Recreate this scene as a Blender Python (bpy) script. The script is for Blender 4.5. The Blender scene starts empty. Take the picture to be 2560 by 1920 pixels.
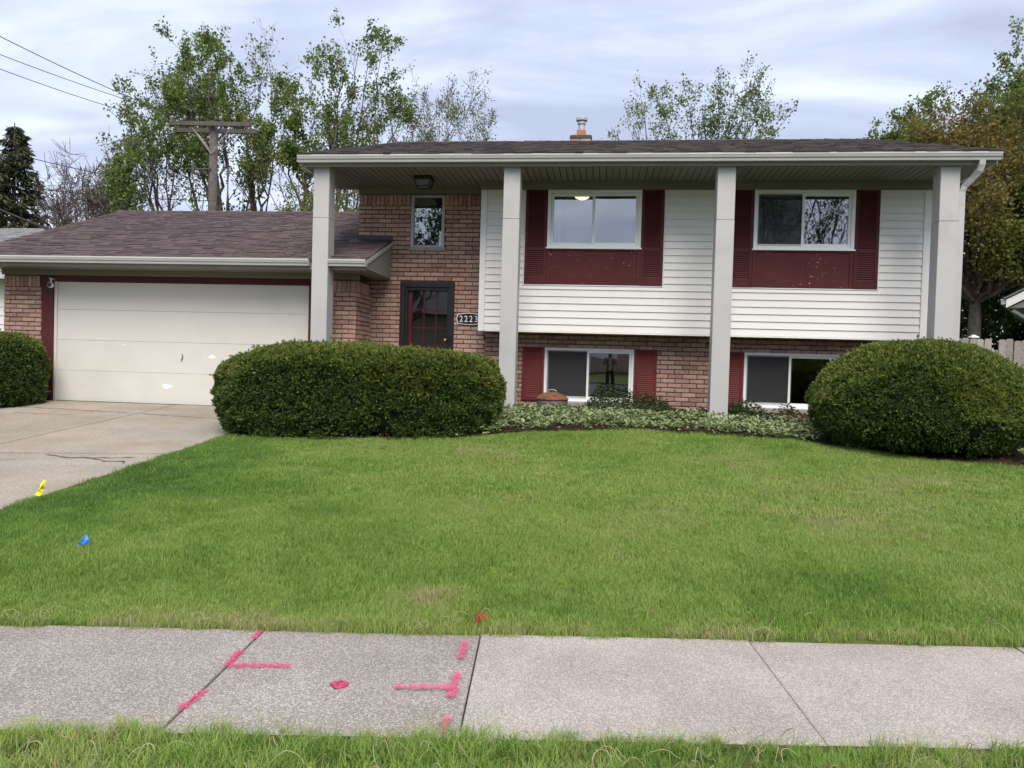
import bpy, bmesh, math, random
import numpy as np
from mathutils import Vector, Matrix
R = math.radians
rng = np.random.default_rng(7)
random.seed(7)
scene = bpy.context.scene
col = scene.collection

# ------------------------------------------------------------------ camera
CAM = Vector((0.0, 0.0, 1.55))
YAW, PITCH, ROLL = R(6.87), R(1.57), R(1.60)
fw = Vector((-math.sin(YAW)*math.cos(PITCH), math.cos(YAW)*math.cos(PITCH), -math.sin(PITCH)))
rt = Vector((math.cos(YAW), math.sin(YAW), 0)); up = rt.cross(fw)
r2 = rt*math.cos(ROLL)+up*math.sin(ROLL); u2 = -rt*math.sin(ROLL)+up*math.cos(ROLL)
cam = bpy.data.cameras.new('camera'); camo = bpy.data.objects.new('camera', cam); col.objects.link(camo)
m = Matrix((r2, u2, -fw)).transposed().to_4x4(); m.translation = CAM
camo.matrix_world = m
cam.sensor_width = 36; cam.lens = 27.03; cam.clip_start = 0.05; cam.clip_end = 3000
scene.camera = camo

# ------------------------------------------------------------------ sky and sun (bright overcast)
SUN_DIR = Vector((0.22, -1.0, 1.25)).normalized()      # towards the sun, behind the photographer
SUN_EL = math.asin(SUN_DIR.z); SUN_AZ = math.atan2(SUN_DIR.x, SUN_DIR.y)
world = bpy.data.worlds.new('World'); scene.world = world; world.use_nodes = True
nt = world.node_tree; nt.nodes.clear()
N = nt.nodes.new; L = nt.links.new
out = N('ShaderNodeOutputWorld'); bg = N('ShaderNodeBackground'); bg.inputs['Strength'].default_value = 0.1
sky = N('ShaderNodeTexSky'); sky.sky_type = 'NISHITA'; sky.sun_disc = False
sky.sun_elevation = SUN_EL; sky.sun_rotation = SUN_AZ; sky.air_density = 1.2; sky.dust_density = 2.0
tc = N('ShaderNodeTexCoord'); sep = N('ShaderNodeSeparateXYZ'); L(tc.outputs['Generated'], sep.inputs[0])
def wm(op, a, b=None):
    n = N('ShaderNodeMath'); n.operation = op
    for i, v in enumerate((a, b)):
        if v is None: continue
        if isinstance(v, (int, float)): n.inputs[i].default_value = v
        else: L(v, n.inputs[i])
    return n.outputs[0]
zc = wm('ADD', wm('MAXIMUM', sep.outputs[2], 0.0), 0.22)
comb = N('ShaderNodeCombineXYZ'); L(wm('DIVIDE', sep.outputs[0], zc), comb.inputs[0]); L(wm('DIVIDE', sep.outputs[1], zc), comb.inputs[1])
nz = N('ShaderNodeTexNoise'); nz.inputs['Scale'].default_value = 2.1; nz.inputs['Detail'].default_value = 7; nz.inputs['Roughness'].default_value = 0.52; nz.inputs['Distortion'].default_value = 0.5
mpg = N('ShaderNodeMapping'); mpg.inputs['Scale'].default_value = (0.62, 1.25, 1.0); mpg.inputs['Location'].default_value = (5.3, 2.2, 0.0); mpg.inputs['Rotation'].default_value = (0, 0, 0.25)
L(comb.outputs[0], mpg.inputs['Vector']); L(mpg.outputs[0], nz.inputs['Vector'])
hz = N('ShaderNodeMapRange'); hz.inputs['From Min'].default_value = 0.0; hz.inputs['From Max'].default_value = 0.32; hz.inputs['To Min'].default_value = 0.075; hz.inputs['To Max'].default_value = 0.0; L(sep.outputs[2], hz.inputs['Value'])   # thinner, paler cloud towards the horizon all round
rp = N('ShaderNodeValToRGB'); L(wm('ADD', nz.outputs['Fac'], hz.outputs[0]), rp.inputs[0])
e = rp.color_ramp.elements
e[0].position = 0.40; e[0].color = (2.2, 2.42, 3.2, 1)
e[1].position = 0.72; e[1].color = (4.3, 4.65, 5.45, 1)
k = e.new(0.52); k.color = (2.75, 3.02, 3.95, 1)
mx = N('ShaderNodeMix'); mx.data_type = 'RGBA'; mx.inputs['Factor'].default_value = 0.93
L(sky.outputs[0], mx.inputs[6]); L(rp.outputs[0], mx.inputs[7])
L(mx.outputs[2], bg.inputs[0]); L(bg.outputs[0], out.inputs[0])
sl = bpy.data.lights.new('sun', 'SUN'); sl.energy = 1.5; sl.angle = R(38); sl.color = (1.0, 0.93, 0.83)
so = bpy.data.objects.new('sun', sl); col.objects.link(so)
so.rotation_euler = (-SUN_DIR).to_track_quat('-Z', 'Y').to_euler(); so.location = (3, -14, 30)
vs = scene.view_settings
vs.view_transform = 'Standard'; vs.look = 'None'; vs.exposure = 1.36; vs.gamma = 1.0; vs.use_curve_mapping = False
try:
    cy = scene.cycles; cy.max_bounces = 6; cy.diffuse_bounces = 3; cy.glossy_bounces = 3; cy.transmission_bounces = 4; cy.transparent_max_bounces = 8; cy.caustics_reflective = False; cy.caustics_refractive = False
except Exception: pass

# ------------------------------------------------------------------ helpers
def lnk(o):
    col.objects.link(o); return o
def tag(o, label=None, cat=None, group=None, kind=None):
    if label: o['label'] = label
    if cat: o['category'] = cat
    if group: o['group'] = group
    if kind: o['kind'] = kind
    return o
def empty(name, loc=(0, 0, 0), parent=None):
    o = bpy.data.objects.new(name, None); lnk(o); o.location = loc; o.empty_display_size = 0.2
    if parent: o.parent = parent
    return o
def par(o, p):
    if p is not None:
        o.parent = p
        # parents never carry rotation here: undo their world translation
        t = Vector((0, 0, 0)); q = p
        while q: t += q.location; q = q.parent
        o.location = o.location - t
    return o

class MB:
    def __init__(s): s.v = []; s.f = []; s.mi = []; s.m = 0
    def face(s, pts):
        n = len(s.v); s.v += [tuple(p) for p in pts]; s.f.append(tuple(range(n, n+len(pts)))); s.mi.append(s.m)
    def poly(s, verts, faces):
        n = len(s.v); s.v += [tuple(p) for p in verts]
        for f in faces: s.f.append(tuple(n+i for i in f)); s.mi.append(s.m)
    def box(s, x0, x1, y0, y1, z0, z1, c=0):
        if c <= 0:
            s.poly([(x0,y0,z0),(x1,y0,z0),(x1,y1,z0),(x0,y1,z0),(x0,y0,z1),(x1,y0,z1),(x1,y1,z1),(x0,y1,z1)],
                   [(0,3,2,1),(4,5,6,7),(0,1,5,4),(1,2,6,5),(2,3,7,6),(3,0,4,7)])
        else:      # vertical edges and rims chamfered
            bm = bmesh.new(); bmesh.ops.create_cube(bm, size=1)
            for v in bm.verts:
                v.co = Vector(((x0+x1)/2+v.co.x*(x1-x0), (y0+y1)/2+v.co.y*(y1-y0), (z0+z1)/2+v.co.z*(z1-z0)))
            bmesh.ops.bevel(bm, geom=bm.edges[:], offset=c, segments=1, profile=0.5, affect='EDGES')
            bm.verts.index_update()
            s.poly([v.co.copy() for v in bm.verts], [[v.index for v in f.verts] for f in bm.faces]); bm.free()
        return s
    def extrude_x(s, prof, x0, x1, caps=True):      # prof: list of (y,z) counter-clockwise seen from -x
        n = len(prof)
        vs_ = [(x0, y, z) for y, z in prof]+[(x1, y, z) for y, z in prof]
        fs = [(i, (i+1) % n, n+(i+1) % n, n+i) for i in range(n)]
        if caps: fs += [tuple(range(n-1, -1, -1)), tuple(range(n, 2*n))]
        s.poly(vs_, fs); return s
    def prism(s, pts, z0, z1):                       # pts (x,y) ; z1 may be a function
        n = len(pts); zt = z1 if callable(z1) else (lambda x, y: z1); zb = z0 if callable(z0) else (lambda x, y: z0)
        vs_ = [(x, y, zb(x, y)) for x, y in pts]+[(x, y, zt(x, y)) for x, y in pts]
        s.poly(vs_, [tuple(range(n-1, -1, -1)), tuple(range(n, 2*n))]+[(i, (i+1) % n, n+(i+1) % n, n+i) for i in range(n)]); return s
    def prism_y(s, pts, y0, y1):                     # pts (x,z)
        n = len(pts)
        vs_ = [(x, y0, z) for x, z in pts]+[(x, y1, z) for x, z in pts]
        s.poly(vs_, [tuple(range(n)), tuple(range(2*n-1, n-1, -1))]+[(i, n+i, n+(i+1) % n, (i+1) % n) for i in range(n)]); return s
    def tube(s, pts, rad, sides=8, caps=True):
        pts = [Vector(p) for p in pts]; n = len(pts)
        if isinstance(rad, (int, float)): rad = [rad]*n
        ring0 = len(s.v)
        ref = Vector((0, 0, 1))
        for i, p in enumerate(pts):
            t = (pts[min(i+1, n-1)]-pts[max(i-1, 0)])
            if t.length < 1e-9: t = Vector((0, 0, 1))
            t.normalize()
            a = t.cross(ref)
            if a.length < 0.05: a = t.cross(Vector((1, 0, 0)))
            a.normalize(); b = t.cross(a)
            for j in range(sides):
                an = 2*math.pi*j/sides
                s.v.append(tuple(p+(a*math.cos(an)+b*math.sin(an))*rad[i]))
        for i in range(n-1):
            for j in range(sides):
                k_ = (j+1) % sides
                s.f.append((ring0+i*sides+j, ring0+(i+1)*sides+j, ring0+(i+1)*sides+k_, ring0+i*sides+k_)); s.mi.append(s.m)
        if caps:
            s.f.append(tuple(ring0+j for j in range(sides))); s.mi.append(s.m)
            s.f.append(tuple(ring0+(n-1)*sides+j for j in range(sides-1, -1, -1))); s.mi.append(s.m)
        return s
    def lathe(s, prof, cx, cy, sides=24):            # prof (r,z) bottom to top
        r0 = len(s.v); n = len(prof)
        for r_, z in prof:
            for j in range(sides):
                an = 2*math.pi*j/sides; s.v.append((cx+r_*math.cos(an), cy+r_*math.sin(an), z))
        for i in range(n-1):
            for j in range(sides):
                k_ = (j+1) % sides
                s.f.append((r0+i*sides+j, r0+i*sides+k_, r0+(i+1)*sides+k_, r0+(i+1)*sides+j)); s.mi.append(s.m)
        s.f.append(tuple(r0+j for j in range(sides-1, -1, -1))); s.mi.append(s.m)
        s.f.append(tuple(r0+(n-1)*sides+j for j in range(sides))); s.mi.append(s.m)
        return s
    def mesh(s, name):
        me = bpy.data.meshes.new(name); me.from_pydata(s.v, [], s.f); return me
    def build(s, name, mats, parent=None, smooth=False, origin=True):
        if not isinstance(mats, (list, tuple)): mats = [mats]
        org = Vector((0, 0, 0))
        if origin and s.v:
            a = np.array(s.v); org = Vector(((a[:, 0].min()+a[:, 0].max())/2, (a[:, 1].min()+a[:, 1].max())/2, a[:, 2].min()))
            s.v = [tuple(x) for x in (a-np.array(org))]
        me = s.mesh(name)
        for mm in mats: me.materials.append(mm)
        if len(mats) > 1: me.polygons.foreach_set('material_index', s.mi)
        if smooth: me.polygons.foreach_set('use_smooth', [True]*len(me.polygons))
        me.update()
        o = bpy.data.objects.new(name, me); lnk(o); o.location = org
        return par(o, parent)

def np_mesh(name, verts, faces, nper, mats, parent=None, smooth=False):
    """verts Nx3, faces flat index array, nper verts per face"""
    me = bpy.data.meshes.new(name)
    nf = len(faces)//nper
    me.vertices.add(len(verts)); me.vertices.foreach_set('co', np.asarray(verts, np.float32).ravel())
    me.loops.add(len(faces)); me.loops.foreach_set('vertex_index', np.asarray(faces, np.int32))
    me.polygons.add(nf); me.polygons.foreach_set('loop_start', np.arange(0, nf*nper, nper, dtype=np.int32))
    me.update(calc_edges=True); me.validate()
    for mm in (mats if isinstance(mats, (list, tuple)) else [mats]): me.materials.append(mm)
    if smooth: me.polygons.foreach_set('use_smooth', [True]*nf)
    o = bpy.data.objects.new(name, me); lnk(o)
    return par(o, parent)

def cells(x0, x1, z0, z1, holes):
    xs = sorted({x0, x1}|{min(max(h[i], x0), x1) for h in holes for i in (0, 1)})
    zs = sorted({z0, z1}|{min(max(h[i], z0), z1) for h in holes for i in (2, 3)})
    for a, b in zip(xs, xs[1:]):
        for c, d in zip(zs, zs[1:]):
            mxx, mzz = (a+b)/2, (c+d)/2
            if b-a > 1e-4 and d-c > 1e-4 and not any(h[0] < mxx < h[1] and h[2] < mzz < h[3] for h in holes):
                yield a, b, c, d
def cutx(a, b, zc_, holes):
    segs = [(a, b)]
    for h in holes:
        if h[2] < zc_ < h[3]:
            ns = []
            for p, q in segs:
                if h[1] <= p or h[0] >= q: ns.append((p, q)); continue
                if h[0] > p: ns.append((p, h[0]))
                if h[1] < q: ns.append((h[1], q))
            segs = ns
    return [t for t in segs if t[1]-t[0] > 0.02]

# value noise for placing things
_perm = np.random.default_rng(3).random((256, 256))
def vnoise(x, y):
    x = np.asarray(x, float); y = np.asarray(y, float)
    xi = np.floor(x).astype(int); yi = np.floor(y).astype(int); fx = x-xi; fy = y-yi
    fx = fx*fx*(3-2*fx); fy = fy*fy*(3-2*fy)
    g = lambda a, b: _perm[a % 256, b % 256]
    return (g(xi, yi)*(1-fx)+g(xi+1, yi)*fx)*(1-fy)+(g(xi, yi+1)*(1-fx)+g(xi+1, yi+1)*fx)*fy

# ------------------------------------------------------------------ materials
def new_mat(name):
    mt = bpy.data.materials.new(name); mt.use_nodes = True
    return mt, mt.node_tree.nodes, mt.node_tree.links, mt.node_tree.nodes['Principled BSDF']
def noise(n, l, scale, detail=4, rough=0.55, vec=None, dist=0.0):
    t = n.new('ShaderNodeTexNoise'); t.inputs['Scale'].default_value = scale; t.inputs['Detail'].default_value = detail
    t.inputs['Roughness'].default_value = rough; t.inputs['Distortion'].default_value = dist
    if vec is None:
        g = n.new('ShaderNodeNewGeometry'); vec = g.outputs['Position']
    l.new(vec, t.inputs['Vector']); return t.outputs['Fac']
def ramp(n, l, fac, stops):
    r = n.new('ShaderNodeValToRGB'); l.new(fac, r.inputs[0]); el = r.color_ramp.elements
    while len(el) < len(stops): el.new(0.5)
    for e_, (p, c) in zip(el, stops):
        e_.position = p; e_.color = (c if len(c) == 4 else (*c, 1))
    return r.outputs[0]
def mix(n, l, fac, a, b, mode='MIX'):
    x = n.new('ShaderNodeMix'); x.data_type = 'RGBA'; x.blend_type = mode
    for i, v in ((0, fac), (6, a), (7, b)):
        if isinstance(v, (int, float)): x.inputs[i].default_value = v
        elif isinstance(v, tuple): x.inputs[i].default_value = (*v, 1) if len(v) == 3 else v
        else: l.new(v, x.inputs[i])
    return x.outputs[2]
def bump(n, l, b, h, strength=0.3, dist=0.01):
    bp = n.new('ShaderNodeBump'); bp.inputs['Strength'].default_value = strength; bp.inputs['Distance'].default_value = dist
    l.new(h, bp.inputs['Height']); l.new(bp.outputs[0], b.inputs['Normal'])
def sc(c, k): return tuple(v*k for v in c)
def pmat(name, c, rough=0.6, var=0.12, scale=3.0, bs=0.0, bscale=80, metal=0.0, spec=0.5, grime=None, gscale=1.3, gpos=(0.5, 0.75)):
    mt, n, l, b = new_mat(name)
    f = noise(n, l, scale, 6)
    cc = ramp(n, l, f, [(0.3, sc(c, 1-var)), (0.7, sc(c, 1+var))])
    if grime:
        g = noise(n, l, gscale, 8, 0.65); gm = ramp(n, l, g, [(gpos[0], (0, 0, 0)), (gpos[1], (1, 1, 1))])
        cc = mix(n, l, gm, cc, grime)
    l.new(cc, b.inputs['Base Color']); b.inputs['Roughness'].default_value = rough; b.inputs['Metallic'].default_value = metal
    b.inputs['Specular IOR Level'].default_value = spec
    if bs: bump(n, l, b, noise(n, l, bscale, 4), bs, 0.004)
    return mt
def island_rand(n, l):
    g = n.new('ShaderNodeNewGeometry'); o = n.new('ShaderNodeObjectInfo')
    a = n.new('ShaderNodeMath'); a.operation = 'ADD'; l.new(g.outputs['Random Per Island'], a.inputs[0]); l.new(o.outputs['Random'], a.inputs[1])
    f = n.new('ShaderNodeMath'); f.operation = 'FRACT'; l.new(a.outputs[0], f.inputs[0]); return f.outputs[0]
def rmat(name, stops, rough=0.8, nscale=20, nvar=0.25, bs=0.4, bscale=60, spec=0.3, big=None, bdist=0.004):
    """each piece its own shade out of a ramp, plus grain"""
    mt, n, l, b = new_mat(name)
    c = ramp(n, l, island_rand(n, l), stops)
    f = noise(n, l, nscale, 6, 0.65)
    k = ramp(n, l, f, [(0.25, (1-nvar,)*3), (0.75, (1+nvar,)*3)])
    c = mix(n, l, 1.0, c, k, 'MULTIPLY')
    if big:
        g = ramp(n, l, noise(n, l, big[1], 5, 0.6), [(big[2], (0, 0, 0)), (big[3], (1, 1, 1))]); c = mix(n, l, g, c, big[0])
    l.new(c, b.inputs['Base Color']); b.inputs['Roughness'].default_value = rough; b.inputs['Specular IOR Level'].default_value = spec
    if bs: bump(n, l, b, noise(n, l, bscale, 5, 0.7), bs, bdist)
    return mt
def leafmat(name, stops, trans=0.35, rough=0.5, spec=0.3, attr=None, big=None):
    mt, n, l, b = new_mat(name)
    if attr:
        a = n.new('ShaderNodeAttribute'); a.attribute_name = attr; a.attribute_type = 'INSTANCER'; fac = a.outputs['Fac']
        r_ = island_rand(n, l)
        ma = n.new('ShaderNodeMath'); ma.operation = 'MULTIPLY_ADD'; l.new(r_, ma.inputs[0]); ma.inputs[1].default_value = 0.36; l.new(fac, ma.inputs[2])
        sb = n.new('ShaderNodeMath'); sb.operation = 'SUBTRACT'; l.new(ma.outputs[0], sb.inputs[0]); sb.inputs[1].default_value = 0.18; fac = sb.outputs[0]
    else: fac = island_rand(n, l)
    c = ramp(n, l, fac, stops)
    if big:
        g = ramp(n, l, noise(n, l, big[1], 3, 0.5), [(big[2], (0, 0, 0)), (big[3], (1, 1, 1))]); c = mix(n, l, g, c, big[0])
    l.new(c, b.inputs['Base Color']); b.inputs['Roughness'].default_value = rough; b.inputs['Specular IOR Level'].default_value = spec
    tr = n.new('ShaderNodeBsdfTranslucent'); l.new(c, tr.inputs['Color'])
    ms = n.new('ShaderNodeMixShader'); ms.inputs[0].default_value = trans
    l.new(b.outputs[0], ms.inputs[1]); l.new(tr.outputs[0], ms.inputs[2])
    l.new(ms.outputs[0], n['Material Output'].inputs['Surface'])
    return mt
def glassmat(name, tint, refl):
    mt, n, l, b = new_mat(name); n.remove(b)
    t = n.new('ShaderNodeBsdfTransparent'); t.inputs['Color'].default_value = (*tint, 1)
    g = n.new('ShaderNodeBsdfGlossy'); g.inputs['Roughness'].default_value = 0.012; g.inputs['Color'].default_value = (0.95, 0.97, 1, 1)
    gm = n.new('ShaderNodeNewGeometry')
    nz_ = n.new('ShaderNodeTexNoise'); nz_.inputs['Scale'].default_value = 1.6; nz_.inputs['Detail'].default_value = 1; l.new(gm.outputs['Position'], nz_.inputs['Vector'])
    bp = n.new('ShaderNodeBump'); bp.inputs['Strength'].default_value = 0.06; bp.inputs['Distance'].default_value = 0.02; l.new(nz_.outputs['Fac'], bp.inputs['Height']); l.new(bp.outputs[0], g.inputs['Normal'])
    lw = n.new('ShaderNodeFresnel'); lw.inputs['IOR'].default_value = 1.5
    a = n.new('ShaderNodeMath'); a.operation = 'ADD'; l.new(lw.outputs[0], a.inputs[0]); a.inputs[1].default_value = refl; a.use_clamp = True
    ms = n.new('ShaderNodeMixShader'); l.new(a.outputs[0], ms.inputs[0]); l.new(t.outputs[0], ms.inputs[1]); l.new(g.outputs[0], ms.inputs[2])
    l.new(ms.outputs[0], n['Material Output'].inputs['Surface']); return mt
def paintchip(name, c, chip, rough=0.45, amt=(0.66, 0.69), sx=9):
    mt, n, l, b = new_mat(name)
    base = ramp(n, l, noise(n, l, 2.5, 5), [(0.3, sc(c, 0.88)), (0.7, sc(c, 1.12))])
    w = noise(n, l, 1.7, 2); wm_ = ramp(n, l, w, [(0.48, (0, 0, 0)), (0.62, (1, 1, 1))])
    f = noise(n, l, sx, 7, 0.7, dist=0.6); fm = ramp(n, l, f, [(amt[0], (0, 0, 0)), (amt[1], (1, 1, 1))])
    mm = mix(n, l, 1.0, wm_, fm, 'MULTIPLY')
    l.new(mix(n, l, mm, base, chip), b.inputs['Base Color']); b.inputs['Roughness'].default_value = 0.6; b.inputs['Specular IOR Level'].default_value = 0.15
    bump(n, l, b, noise(n, l, 60, 4), 0.15, 0.003)
    return mt
def concrete(name, dark, light, vs_, pebble=0.5, rough=0.85, warm=None, bs=0.5, crack=False):
    mt, n, l, b = new_mat(name)
    g = n.new('ShaderNodeNewGeometry')
    v = n.new('ShaderNodeTexVoronoi'); v.inputs['Scale'].default_value = vs_; v.inputs['Randomness'].default_value = 1.0; l.new(g.outputs['Position'], v.inputs['Vector'])
    sepc = n.new('ShaderNodeSeparateColor'); l.new(v.outputs['Color'], sepc.inputs[0])
    pc = ramp(n, l, sepc.outputs[0], [(0.0, sc(dark, 0.75)), (0.45, dark), (0.75, light), (1.0, sc(light, 1.3))])
    edge = ramp(n, l, v.outputs['Distance'], [(0.35, (1, 1, 1)), (0.75, (0.45, 0.45, 0.45))])
    pc = mix(n, l, 1.0, pc, edge, 'MULTIPLY')
    fine = ramp(n, l, noise(n, l, 160, 4, 0.7), [(0.25, sc(dark, 0.8)), (0.7, light)])
    c = mix(n, l, pebble, fine, pc)
    blot = ramp(n, l, noise(n, l, 1.1, 6, 0.6), [(0.25, (0.74, 0.74, 0.73)), (0.75, (1.15, 1.14, 1.12))])
    c = mix(n, l, 1.0, c, blot, 'MULTIPLY')
    st = ramp(n, l, noise(n, l, 4.5, 8, 0.7), [(0.62, (0, 0, 0)), (0.78, (1, 1, 1))])
    c = mix(n, l, st, c, sc(dark, 0.8))
    if warm: 
        ww = ramp(n, l, noise(n, l, 0.7, 4), [(0.4, (0, 0, 0)), (0.65, (1, 1, 1))]); c = mix(n, l, ww, c, mix(n, l, 1.0, c, warm, 'MULTIPLY'))
    l.new(c, b.inputs['Base Color']); b.inputs['Roughness'].default_value = rough; b.inputs['Specular IOR Level'].default_value = 0.25
    hh = n.new('ShaderNodeMath'); hh.operation = 'MULTIPLY_ADD'; l.new(v.outputs['Distance'], hh.inputs[0]); hh.inputs[1].default_value = -pebble; l.new(noise(n, l, 140, 4, 0.7), hh.inputs[2])
    bump(n, l, b, hh.outputs[0], bs, 0.004)
    return mt

M = {}
BR = [(0.0, (0.30, 0.18, 0.145)), (0.2, (0.375, 0.23, 0.185)), (0.45, (0.435, 0.27, 0.22)), (0.65, (0.43, 0.285, 0.22)), (0.82, (0.485, 0.315, 0.255)), (0.94, (0.47, 0.34, 0.26)), (1.0, (0.48, 0.25, 0.175))]
M['brick'] = rmat('brick_clay', BR, 0.85, 26, 0.3, 0.7, 55, 0.25, bdist=0.006)
M['mortar'] = pmat('mortar', (0.072, 0.052, 0.045), 0.95, 0.25, 30, 0.5, 120, spec=0.1)
M['siding'] = pmat('vinyl_siding', (0.78, 0.762, 0.73), 0.42, 0.02, 0.6, 0.12, 30, spec=0.35, grime=(0.69, 0.672, 0.625), gscale=0.9, gpos=(0.52, 0.8))
M['trim'] = pmat('white_trim', (0.82, 0.805, 0.775), 0.4, 0.03, 2)
M['vinyl'] = pmat('window_vinyl', (0.82, 0.84, 0.84), 0.35, 0.02, 3)
M['gutter'] = pmat('gutter_aluminium', (0.47, 0.47, 0.46), 0.28, 0.05, 2.0, spec=0.5, grime=(0.38, 0.38, 0.365), gscale=2.2, gpos=(0.55, 0.85))
M['soffit'] = pmat('soffit_panel', (0.215, 0.21, 0.185), 0.6, 0.05, 1.2)
M['frieze'] = pmat('frieze_paint', (0.20, 0.19, 0.16), 0.6, 0.06, 1.2)
M['fascia'] = pmat('fascia_paint', (0.25, 0.25, 0.23), 0.55, 0.06, 1.2)
M['post'] = pmat('post_paint', (0.465, 0.457, 0.447), 0.55, 0.03, 1.1, 0.1, 40, grime=(0.36, 0.352, 0.34), gscale=1.6, gpos=(0.52, 0.8))
M['garage'] = pmat('garage_door_paint', (0.655, 0.642, 0.592), 0.5, 0.025, 0.7, 0.1, 30, grime=(0.57, 0.557, 0.508), gscale=0.8, gpos=(0.5, 0.8))
M['chalk'] = pmat('bare_primer', (0.88, 0.9, 0.95), 0.6, 0.02, 9)
M['dent'] = pmat('scuffed_metal', (0.2, 0.19, 0.17), 0.7, 0.5, 40)
M['maroon'] = pmat('maroon_paint', (0.09, 0.024, 0.027), 0.55, 0.12, 2.0, 0.15, 60, spec=0.15)
M['maroon_low'] = pmat('maroon_paint_lower', (0.135, 0.026, 0.026), 0.55, 0.12, 2.0, 0.15, 60, spec=0.15)  # redder maroon for the lower shutters
M['chipped'] = paintchip('maroon_chipped', (0.096, 0.025, 0.028), (0.62, 0.58, 0.55), sx=14, amt=(0.63, 0.65))
M['roof'] = rmat('shingle_charcoal', [(0, (0.052, 0.050, 0.050)), (0.5, (0.095, 0.089, 0.087)), (0.85, (0.145, 0.132, 0.127)), (1, (0.15, 0.108, 0.10))], 0.95, 90, 0.35, 0.6, 200, 0.15)
M['roof_red'] = rmat('shingle_brown', [(0, (0.080, 0.060, 0.061)), (0.4, (0.098, 0.074, 0.075)), (0.8, (0.112, 0.085, 0.086)), (1, (0.125, 0.09, 0.088))], 0.95, 70, 0.35, 0.6, 200, 0.15, big=((0.115, 0.08, 0.068), 0.6, 0.58, 0.85))
M['roof_grey'] = rmat('shingle_grey', [(0, (0.16, 0.17, 0.17)), (1, (0.26, 0.26, 0.26))], 0.95, 70, 0.3, 0.5, 200, 0.15)
M['flash'] = pmat('flashing', (0.055, 0.04, 0.037), 0.6, 0.3, 6, 0.3, 30)
M['black'] = pmat('black_metal', (0.012, 0.013, 0.016), 0.35, 0.2, 4)
M['iron'] = pmat('dark_fixture', (0.018, 0.015, 0.014), 0.5, 0.3, 20)
M['doorred'] = pmat('door_red', (0.34, 0.06, 0.06), 0.45, 0.1, 4)
M['doordark'] = pmat('door_slab', (0.05, 0.03, 0.03), 0.5, 0.1, 4)
M['glass'] = glassmat('window_glass', (0.80, 0.84, 0.84), 0.16)
M['glass_dark'] = glassmat('storm_glass', (0.90, 0.92, 0.93), -0.01)
M['frost'] = pmat('frosted_glass', (0.16, 0.16, 0.15), 0.3, 0.05, 8)
M['screen'] = pmat('insect_screen', (0.055, 0.055, 0.055), 0.9, 0.1, 3, spec=0.05)
M['curtain'] = pmat('curtain', (0.75, 0.76, 0.76), 0.9, 0.04, 3)
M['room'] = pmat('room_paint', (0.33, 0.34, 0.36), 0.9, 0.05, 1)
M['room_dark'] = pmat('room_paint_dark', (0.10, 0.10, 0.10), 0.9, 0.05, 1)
M['sill'] = pmat('stone_sill', (0.34, 0.31, 0.27), 0.9, 0.2, 14, 0.5, 60)
M['chim'] = M['brick']
M['clay'] = pmat('flue_clay', (0.42, 0.19, 0.10), 0.85, 0.12, 12, 0.3, 60)
M['galv'] = pmat('galvanised', (0.45, 0.46, 0.47), 0.5, 0.12, 9, metal=0.2)
M['cap'] = pmat('chimney_crown', (0.09, 0.075, 0.065), 0.9, 0.5, 11, 0.5, 40, grime=(0.03, 0.03, 0.028), gscale=7)
M['white'] = pmat('white_paint', (0.8, 0.8, 0.8), 0.45, 0.02, 4)
M['side_l'] = concrete('aggregate_old', (0.275, 0.25, 0.222), (0.56, 0.515, 0.458), 140, 0.6, bs=0.9)
M['side_r'] = concrete('aggregate_new', (0.385, 0.342, 0.305), (0.595, 0.54, 0.488), 150, 0.55, bs=0.6)
M['drive'] = concrete('driveway_concrete', (0.31, 0.272, 0.228), (0.50, 0.455, 0.395), 110, 0.45, bs=0.5, warm=(1.0, 0.93, 0.84))
M['soil'] = pmat('soil', (0.045, 0.033, 0.022), 0.95, 0.4, 25, 0.8, 60, spec=0.1)
M['mulch'] = rmat('red_mulch', [(0, (0.028, 0.018, 0.015)), (0.5, (0.062, 0.030, 0.026)), (0.85, (0.11, 0.045, 0.04)), (1, (0.17, 0.12, 0.09))], 0.95, 60, 0.3, 0, 60)
M['asphalt'] = pmat('asphalt', (0.075, 0.075, 0.078), 0.9, 0.2, 6, 0.5, 160)
M['lawn_base'] = None
def groundmat():
    mt, n, l, b = new_mat('ground_cover')
    c = ramp(n, l, noise(n, l, 1.6, 6, 0.6), [(0.3, (0.06, 0.085, 0.022)), (0.55, (0.09, 0.12, 0.03)), (0.75, (0.13, 0.12, 0.055))])
    l.new(c, b.inputs['Base Color']); b.inputs['Roughness'].default_value = 0.95; b.inputs['Specular IOR Level'].default_value = 0.1
    bump(n, l, b, noise(n, l, 40, 6), 0.8, 0.02); return mt
M['lawn_base'] = groundmat()
M['pink'] = pmat('pink_spray_paint', (0.86, 0.075, 0.21), 0.7, 0.12, 60, 0.6, 140, spec=0.2)
def spray(name, c):
    mt, n, l, b = new_mat(name)
    l.new(ramp(n, l, noise(n, l, 40, 4), [(0.3, sc(c, 0.8)), (0.7, sc(c, 1.15))]), b.inputs['Base Color']); b.inputs['Roughness'].default_value = 0.75; b.inputs['Specular IOR Level'].default_value = 0.15
    t = n.new('ShaderNodeBsdfTransparent'); ms = n.new('ShaderNodeMixShader')
    f = n.new('ShaderNodeSeparateColor'); l.new(ramp(n, l, noise(n, l, 85, 5, 0.75), [(0.43, (0.06, 0.06, 0.06)), (0.57, (1, 1, 1))]), f.inputs[0]); l.new(f.outputs[0], ms.inputs[0])
    l.new(t.outputs[0], ms.inputs[1]); l.new(b.outputs[0], ms.inputs[2]); l.new(ms.outputs[0], n['Material Output'].inputs['Surface']); return mt
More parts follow.
